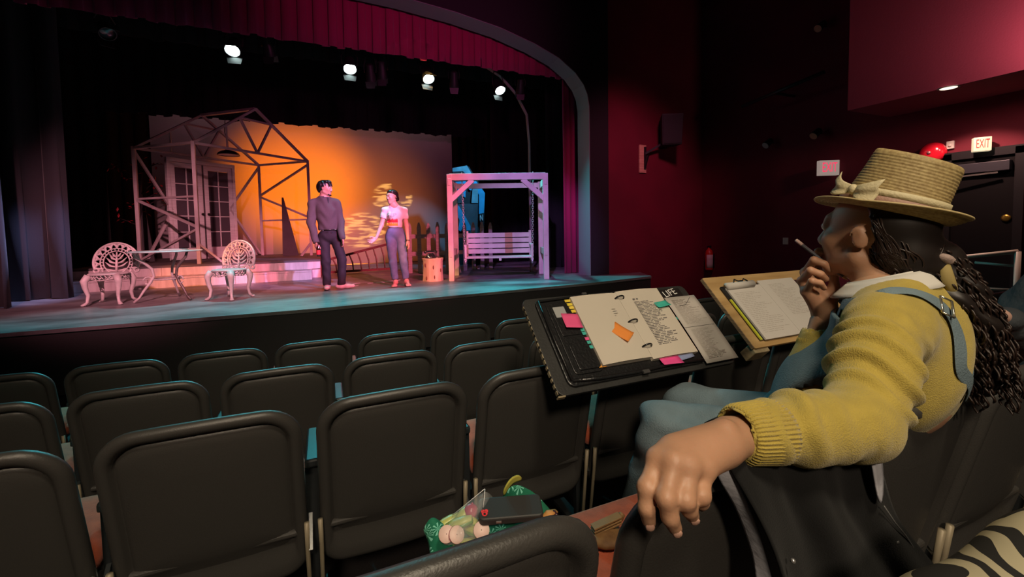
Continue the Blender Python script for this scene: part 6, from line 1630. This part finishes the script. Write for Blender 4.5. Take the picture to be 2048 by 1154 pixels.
S.cut((0, 0, M(660, 460).z), (0, 0, -1))
S.chain([shL, elA, wrA], [.078, .066, .050], k=.025); S.chain([shR, elB, wrB], [.078, .066, .050], k=.025)
S.cap(nk + Vector((0, 0, .12)), nk - Vector((0, 0, .02)), .07, .06, k=.01, op='sub')
S.cap(wrA + (wrA - elA).normalized() * .1, wrA - (wrA - elA).normalized() * .01, .04, .04, k=.005, op='sub')
S.build('pullover', mat('charcoal_knit', (.075, .065, .062), .9, bump=(90, .3)), mn, 2, pair_fold(.0045, 34))
cm = MB().grid(lambda u, v: nk + Vector((math.cos(math.radians(-60 + 320 * u + 10)) * (.068 + .024 * v), math.sin(math.radians(-60 + 320 * u + 10)) * (.066 + .022 * v), .035 - .04 * v)), 26, 4); cm.build('collar', mat('collar_charcoal', (.05, .044, .042), .9), mn, smooth=True, solid=.006)
MB().bar(nk + Vector((.055, -.072, .0)), nk + Vector((.075, -.115, -.13)), .028, .01).build('placket', mat('placket_black', (.015, .014, .016), .7), mn)
S = SDF(lo_, hi_, .008)
S.ell(hipM - Vector((0, 0, .02)), (.165, .125, .13), None, .04); S.chain([hA, kA, anA - Vector((0, 0, .02))], [.092, .070, .062], k=.025); S.chain([hB, kB, anB - Vector((0, 0, .02))], [.092, .070, .062], k=.025)
S.cap(anA - Vector((0, 0, .2)), anA - Vector((0, 0, .06)), .07, op='sub', k=.01); S.cap(anB - Vector((0, 0, .2)), anB - Vector((0, 0, .06)), .07, op='sub', k=.01); S.cut((0, 0, M(660, 452).z), (0, 0, 1))
S.build('jeans', mat('black_denim', (.014, .012, .014), .8, bump=(120, .3)), mn, 2, pair_fold(.003, 40))
bt2 = MB()
for px in (640, 646, 660, 670): bt2.ball(M(px, 461 if px < 655 else 459, -.12), .009, 6, 5)
bt2.build('rivets', mat('rivet_steel', (.6, .55, .5), .3, .9), mn, smooth=True)
def shoe(an, d, par, mt, L=.19, top=True):
    d = Vector((d[0], d[1], 0)).normalized(); S = SDF(npv(an) - .24, npv(an) + .26, .007); b = Vector((an.x, an.y, DECK + .042))
    S.chain([b - d * .05, b + d * L * .55, b + d * L], [.046, .047, .040], k=.02, flat=((0, 0, 1), .8)); S.cap(b, b + Vector((0, 0, .07)), .046, .048, k=.03); S.cut((0, 0, DECK + .002), (0, 0, -1))
    return S.build('shoe', mt, par, 1)
M_shoe = mat('white_canvas', (.68, .60, .55), .8); shoe(anA, (-.05, -1), mn, M_shoe, .15); shoe(anB, (1, -.25), mn, M_shoe, .17)
S = SDF(npv(mh) - .2, npv(mh) + .2, .006); mfn, mun = Vector(mf).normalized(), Vector(mu_).normalized(); mln = mun.cross(mfn)
hax = (npv(mfn), npv(mln), npv(mun))
S.ell(mh - mfn * .028 + mun * .045, (.098, .086, .090), hax, 0); S.ell(mh - mfn * .075 + mun * .0, (.05, .07, .075), hax, .03); S.ell(mh + mfn * .045 + mun * .105, (.055, .07, .03), hax, .02)
for b_ in (-.05, -.02, .02, .045): S.cap(mh + mfn * .06 + mln * b_ * .8 + mun * .115, mh + mfn * .098 + mln * b_ * 1.3 + mun * .045, .018, .009, k=.01)
S.ell(mh + mfn * .13 - mun * .01, (.09, .06, .072), hax, .01, op='sub')
S.build('hair', mat('hair_black', (.008, .006, .006), .4), mn, 1, lambda v, n: n * (.004 * np.sin(v[:, 0] * 160 + v[:, 1] * 120))[:, None])
bd_ = MB(); Pc = lambda a, b, d: mh + (mfn * a + mln * b + mun * d) * 1.02
bd_.tube([Pc(.089, s * .022, -.048) for s in (-1, 0, 1)], .006, 6); bd_.tube([Pc(.06, .045, -.09), Pc(.088, .02, -.105), Pc(.092, 0, -.108), Pc(.088, -.02, -.105), Pc(.06, -.045, -.09)], .008, 6)
bd_.build('beard', mat('hair_black', (.008, .006, .006), .4), mn, smooth=True)
br_ = MB()
for s in (-1, 1): br_.tube([Pc(.094, s * .015, .034), Pc(.096, s * .03, .038), Pc(.086, s * .048, .032)], .004, 5)
br_.build('eyebrows', mat('hair_black', (.008, .006, .006), .4), mn, smooth=True)
bp0 = wrA + Vector((.03, -.03, -.10)); btl = thing('bottle', 'dark bottle with a red label held in the standing actor\'s hand', 'bottle', bp0 - Vector((0, 0, .13)))
MB().lathe([(.001, -.13), (.03, -.13), (.033, -.12), (.033, -.02), (.028, .01), (.013, .05), (.012, .09), (.015, .092), (.015, .10), (.001, .10)], bp0, 16).build('glass', mat('brown_glass', (.03, .008, .006), .1, coat=1), btl, smooth=True)
MB().lathe([(.0338, -.10), (.0338, -.03)], bp0, 16, cap=False).build('label_band', mat('bottle_red', (.5, .03, .03), .6), btl, smooth=True)

# woman in the printed t-shirt
zw = 7.22
M = lambda px, py, dz=0: W(px, py, zw + dz)
foot1 = onZ(800, 571, DECK)
wm = thing('person', 'person in a pale printed t-shirt and blue jeans barefoot on the stage', 'person', foot1)
wh = M(784, 394); wf = Vector((-.80, -.58, -.06)); wu = Vector((-.02, 0, 1)); nk = M(788, 411, .02)
shA, shB = M(770, 421), M(808, 421, .05); elA, elB = M(763, 450, -.05), M(813, 452, .04); wrA, wrB = M(752, 477, -.18), M(816, 480, -.02)
hipM = M(791, 466, .05); hA, hB = M(781, 472, .03), M(801, 472, .07); kA, kB = M(786, 525, -.05), M(807, 525, .02); anA, anB = M(791, 562, 0), M(813, 560, .05)
anA = deckz(anA, DECK + .07); anB = deckz(anB, DECK + .07)
lo_, hi_ = hull([wh, wrA, wrB, anA, anB, shA, shB, elA], .24)
S = SDF(lo_, hi_, .008); Pw = head(S, wh, wf, wu, .97, nk, .046, .92)
S.chain([nk, nk.lerp(hipM, .4), hipM], [.05, .07, .075], k=.04); S.cap(nk, shA, .042, .045, k=.04); S.cap(nk, shB, .042, .045, k=.04)
S.chain([shA, elA, wrA], [.045, .036, .024], k=.02); S.chain([shB, elB, wrB], [.045, .036, .024], k=.02); S.chain([hA, kA, anA], [.07, .05, .033], k=.03); S.chain([hB, kB, anB], [.07, .05, .033], k=.03)
for an, d in ((anA, (-.35, -1)), (anB, (.1, -1))):
    d = Vector((d[0], d[1], 0)).normalized(); sv = Vector((-d.y, d.x, 0)); b = Vector((an.x, an.y, DECK + .032)); S.cap(an, b - d * .03, .036, .034, k=.02); S.cap(an, b + d * .10, .036, .028, k=.03)
    for t_ in range(5): S.cap(b + d * .09 + sv * ((t_ - 2) * .017), b + d * (.145 - .008 * abs(t_ - 1)) + sv * ((t_ - 2) * .019) - Vector((0, 0, .016)), .013, .009, k=.006)
S.cut((0, 0, DECK + .002), (0, 0, -1))
va = S.verts_faces(); pb_ = [(relax(va[0], va[1], 1), va[1])]
S = SDF(npv(wrA) - .2, npv(wrA) + .2, .0045); S.cap(elA, wrA, .034, .024); hand(S, wrA, (-.75, -.35, -.42), (.0, -.6, .8), (-.3, .2, .7), .92, .22, .15); va = S.verts_faces(); pb_.append((relax(va[0], va[1], 1), va[1]))
S = SDF(npv(wrB) - .2, npv(wrB) + .2, .0045); S.cap(elB, wrB, .034, .024); hand(S, wrB, (.15, -.15, -1), (-.5, .5, 0), (-.5, -.7, 0), .92, .3, .1); va = S.verts_faces(); pb_.append((relax(va[0], va[1], 1), va[1]))
np_mesh('body', *join_np(pb_), M_skin_f, wm); eyes(Pw, .97, wm, wf)
S = SDF(lo_, hi_, .007)
S.chain([nk - Vector((0, 0, .05)), nk.lerp(hipM, .35), nk.lerp(hipM, .80)], [.085, .128, .118], k=.05, flat=((.05, 1, 0), .84)); S.cap(nk - Vector((0, 0, .035)), shA, .05, .056, k=.04); S.cap(nk - Vector((0, 0, .035)), shB, .05, .056, k=.04)
for s in (-1, 1): S.ell(nk.lerp(hipM, .36) + Vector((s * .055, -.075, 0)), (.055, .045, .05), None, .04)
S.cap(shA, shA.lerp(elA, .5), .057, .056, k=.03); S.cap(shB, shB.lerp(elB, .5), .057, .056, k=.03)
for s_, e_ in ((shA, elA), (shB, elB)): S.cap(s_.lerp(e_, .50) + (e_ - s_).normalized() * .07, s_.lerp(e_, 1.3), .07, .075, k=.002, op='sub')
S.cap(nk + Vector((0, -.02, .12)), nk + Vector((0, -.01, -.02)), .075, .065, k=.01, op='sub'); S.cut((0, 0, M(790, 455).z), (0, 0, -1))
tee = S.build('t_shirt', mat('pale_tee', (.72, .66, .62), .85, bump=(90, .2)), wm, 2, pair_fold(.003, 52))
bt3 = bvh_of(tee)
def on_tee(px, py, lift=.004):
    d = ray(px, py).normalized(); h = bt3.ray_cast(EYE, d); return (h[0] - d * lift) if h[0] is not None else W(px, py, zw - .14)
fl1 = MB(); fl2 = MB(); r_ = random.Random(4)
def patch(mb, pts_):
    v_ = [on_tee(*p_) for p_ in pts_]; c_ = on_tee(sum(p_[0] for p_ in pts_) / len(pts_), sum(p_[1] for p_ in pts_) / len(pts_), .005); mb.add(v_ + [c_], [(i, (i + 1) % len(v_), len(v_)) for i in range(len(v_))])
for k in range(7):
    x_ = 776 + k * 3.0; patch(fl1, [(x_ - 1.9, 445), (x_ - 1.5, 441), (x_ - .6, 437 + (k % 3)), (x_ + .9, 438 - (k % 2)), (x_ + 1.9, 442), (x_ + 1.8, 445)])
for k in range(6):
    x_ = 775 + k * 3.8; patch(fl2, [(x_ - 2.2, 451.5), (x_ - 1.6, 447), (x_, 443.5 + (k % 2)), (x_ + 1.6, 447), (x_ + 2.2, 451.5)])
fl1.build('red_print', mat('print_red', (.55, .03, .04), .8), tee); fl2.build('yellow_print', mat('print_yellow', (.75, .38, .03), .8), tee)
tx = text_mb('SEP', (0, 0, 0), (1, 0, 0), (0, 1, 0), 1.0, 0)
wd_ = max(abs(p_[0]) for p_ in tx.v)
tx.v = [tuple(on_tee(783 + p_[0] / wd_ * 9.5, 430.5 - p_[1] * 7.5, .004)) for p_ in tx.v]
tx.build('lettering', mat('print_teal', (.30, .40, .36), .8), tee)
S = SDF(lo_, hi_, .008)
S.ell(hipM - Vector((0, 0, .0)), (.148, .115, .13), None, .03); S.chain([hA, kA, anA + Vector((0, 0, .0))], [.088, .066, .052], k=.02); S.chain([hB, kB, anB + Vector((0, 0, .0))], [.088, .066, .052], k=.02)
S.cap(anA - Vector((0, 0, .2)), anA + Vector((0, 0, .0)), .075, op='sub', k=.006); S.cap(anB - Vector((0, 0, .2)), anB + Vector((0, 0, .0)), .075, op='sub', k=.006); S.cut((0, 0, M(790, 452).z), (0, 0, 1))
S.build('jeans', mat('light_denim', (.17, .25, .40), .8, vary=(10, .25), bump=(120, .3)), wm, 2, pair_fold(.0025, 40))
S = SDF(npv(wh) - .2, npv(wh) + .2, .006); wfn, wun = Vector(wf).normalized(), Vector(wu).normalized(); wln = wun.cross(wfn); hax = (npv(wfn), npv(wln), npv(wun))
S.ell(wh - wfn * .03 + wun * .038, (.092, .082, .088), hax, 0); S.ell(wh + wfn * .02 + wun * .075, (.06, .07, .045), hax, .02); S.ell(wh - wfn * .105 - wun * .03, (.042, .045, .048), hax, .015)
S.ell(wh + wfn * .125 - wun * .01, (.09, .07, .085), hax, .01, op='sub')
for s in (-1, 1): S.ell(wh + wfn * .02 + wln * s * .085 - wun * .02, (.05, .03, .055), hax, .01, op='sub')
S.build('hair', mat('hair_darkbrown', (.016, .008, .007), .35), wm, 1)
br_ = MB(); Pc = lambda a, b, d: wh + (wfn * a + wln * b + wun * d) * .97
for s in (-1, 1): br_.tube([Pc(.094, s * .015, .034), Pc(.096, s * .03, .038), Pc(.086, s * .048, .032)], .003, 5)
br_.build('eyebrows', mat('hair_darkbrown', (.016, .008, .007), .35), wm, smooth=True)
MB().tube([wrB + Vector((math.cos(k * .63) * .029, math.sin(k * .63) * .029, .0)) for k in range(10)], .007, 6, closed=True).build('bracelet', mat('bracelet_black', (.01, .01, .01), .4), wm, smooth=True)

# ------------------------------------------------------------------ person at the far end of the row
X0 = Vector((2.62, .66, FLOOR[4]))
p3 = thing('person', 'person in dark sleeves at the end of the row, only a hand and sleeve showing', 'person', X0)
hd = W(2000, 632, 1.50); el3 = Vector((2.46, .72, .74)); sh3 = Vector((2.50, .56, 1.0)); hc3 = Vector((2.66, .64, 1.27)); nb3 = hc3 - Vector((0, .01, .17))
S = SDF((2.0, .3, -.02), (3.1, 1.5, 1.5), .010)
Pp = head(S, hc3, (-.3, .95, 0), (0, 0, 1), 1.0, nb3, .055)
hp3 = Vector((2.65, .70, .58))
S.chain([nb3, hp3 + Vector((0, 0, .25)), hp3], [.06, .12, .12], k=.05); sh3b = Vector((2.84, .58, 1.0)); S.cap(nb3, sh3, .05, .05, k=.04); S.cap(nb3, sh3b, .05, .05, k=.04)
S.chain([sh3, el3, hd], [.05, .04, .027], k=.02); S.chain([sh3b, Vector((2.92, .75, .76)), Vector((2.7, .95, .72))], [.05, .04, .03], k=.02)
for s in (-.1, .1): S.chain([hp3 + Vector((s, 0, 0)), Vector((2.65 + s, 1.1, .56)), Vector((2.65 + s, 1.2, .1))], [.08, .06, .04], k=.03)
va = S.verts_faces(); pb_ = [(va[0], va[1])]
S = SDF(npv(hd) - .18, npv(hd) + .18, .005); hdv = (hd - el3).normalized(); S.cap(hd - hdv * .08, hd, .03, .026); hand(S, hd, hdv + Vector((-.1, .2, .1)), (-.3, .2, -.9), (.2, .9, .2), .92, .5); va = S.verts_faces(); pb_.append((relax(va[0], va[1], 1), va[1]))
np_mesh('body', *join_np(pb_), mat('skin_pale', (.62, .38, .30), .5), p3); eyes(Pp, 1.0, p3, (0, 1, 0))
S = SDF((2.0, .3, .4), (3.1, 1.3, 1.2), .010)
S.chain([nb3 - Vector((0, 0, .06)), hp3 + Vector((0, 0, .25)), hp3 + Vector((0, 0, .05))], [.09, .17, .18], k=.05, flat=((0, 1, 0), .75)); S.cap(nb3 - Vector((0, 0, .05)), sh3, .06, .075, k=.05); S.cap(nb3 - Vector((0, 0, .05)), sh3b, .06, .075, k=.05)
S.chain([sh3, el3, hd - hdv * .05], [.078, .066, .048], k=.03); S.chain([sh3b, Vector((2.92, .75, .76)), Vector((2.74, .92, .72))], [.078, .066, .048], k=.03)
S.build('jacket', mat('slate_jacket', (.035, .042, .05), .85, bump=(60, .4)), p3, 1, pair_fold(.006, 60))
S = SDF((2.3, .4, -.02), (3.0, 1.5, .8), .012)
for s in (-.1, .1): S.chain([hp3 + Vector((s, 0, 0)), Vector((2.65 + s, 1.1, .56)), Vector((2.65 + s, 1.2, .05))], [.11, .08, .065], k=.04)
S.build('trousers', mat('dark_trousers', (.02, .02, .025), .85), p3, 1)
S = SDF(npv(hc3) - .2, npv(hc3) + .2, .008); S.ell(hc3 + Vector((.01, -.025, .035)), (.088, .10, .098), None, 0); S.ell(hc3 + Vector((-.04, .13, -.02)), (.1, .09, .09), None, .01, op='sub'); S.build('hair', mat('hair_grey', (.08, .07, .06), .5), p3, 1)
for s in (-.1, .1):
    b = Vector((2.65 + s, 1.2, FLOOR[4] + .04)); S = SDF(npv(b) - .15, npv(b) + .22, .01); S.cap(b - Vector((0, .05, 0)), b + Vector((0, .14, -.005)), .045, .038, k=.02); S.cut((0, 0, FLOOR[4] + .002), (0, 0, -1)); S.build('shoe', MATS['shoe_dark'], p3, 1)
# clipboard in that hand
c0, c1, c2, c3 = W(1946, 574, 1.56), W(1990, 624, 1.44), W(1978, 652, 1.44), W(1930, 610, 1.56)
o = MB().prism([c0, c1, c2, c3], (c1 - c0).cross(c3 - c0).normalized() * .006).build('note_pad', mat('pad_grey', (.30, .29, .28), .6), None); tag(o, 'grey note pad held in the hand at the end of the row', 'note pad')
MB().tube([c0, c1], .003, 6).build('pad_edge', mat('pad_edge', (.62, .6, .55), .4), o)
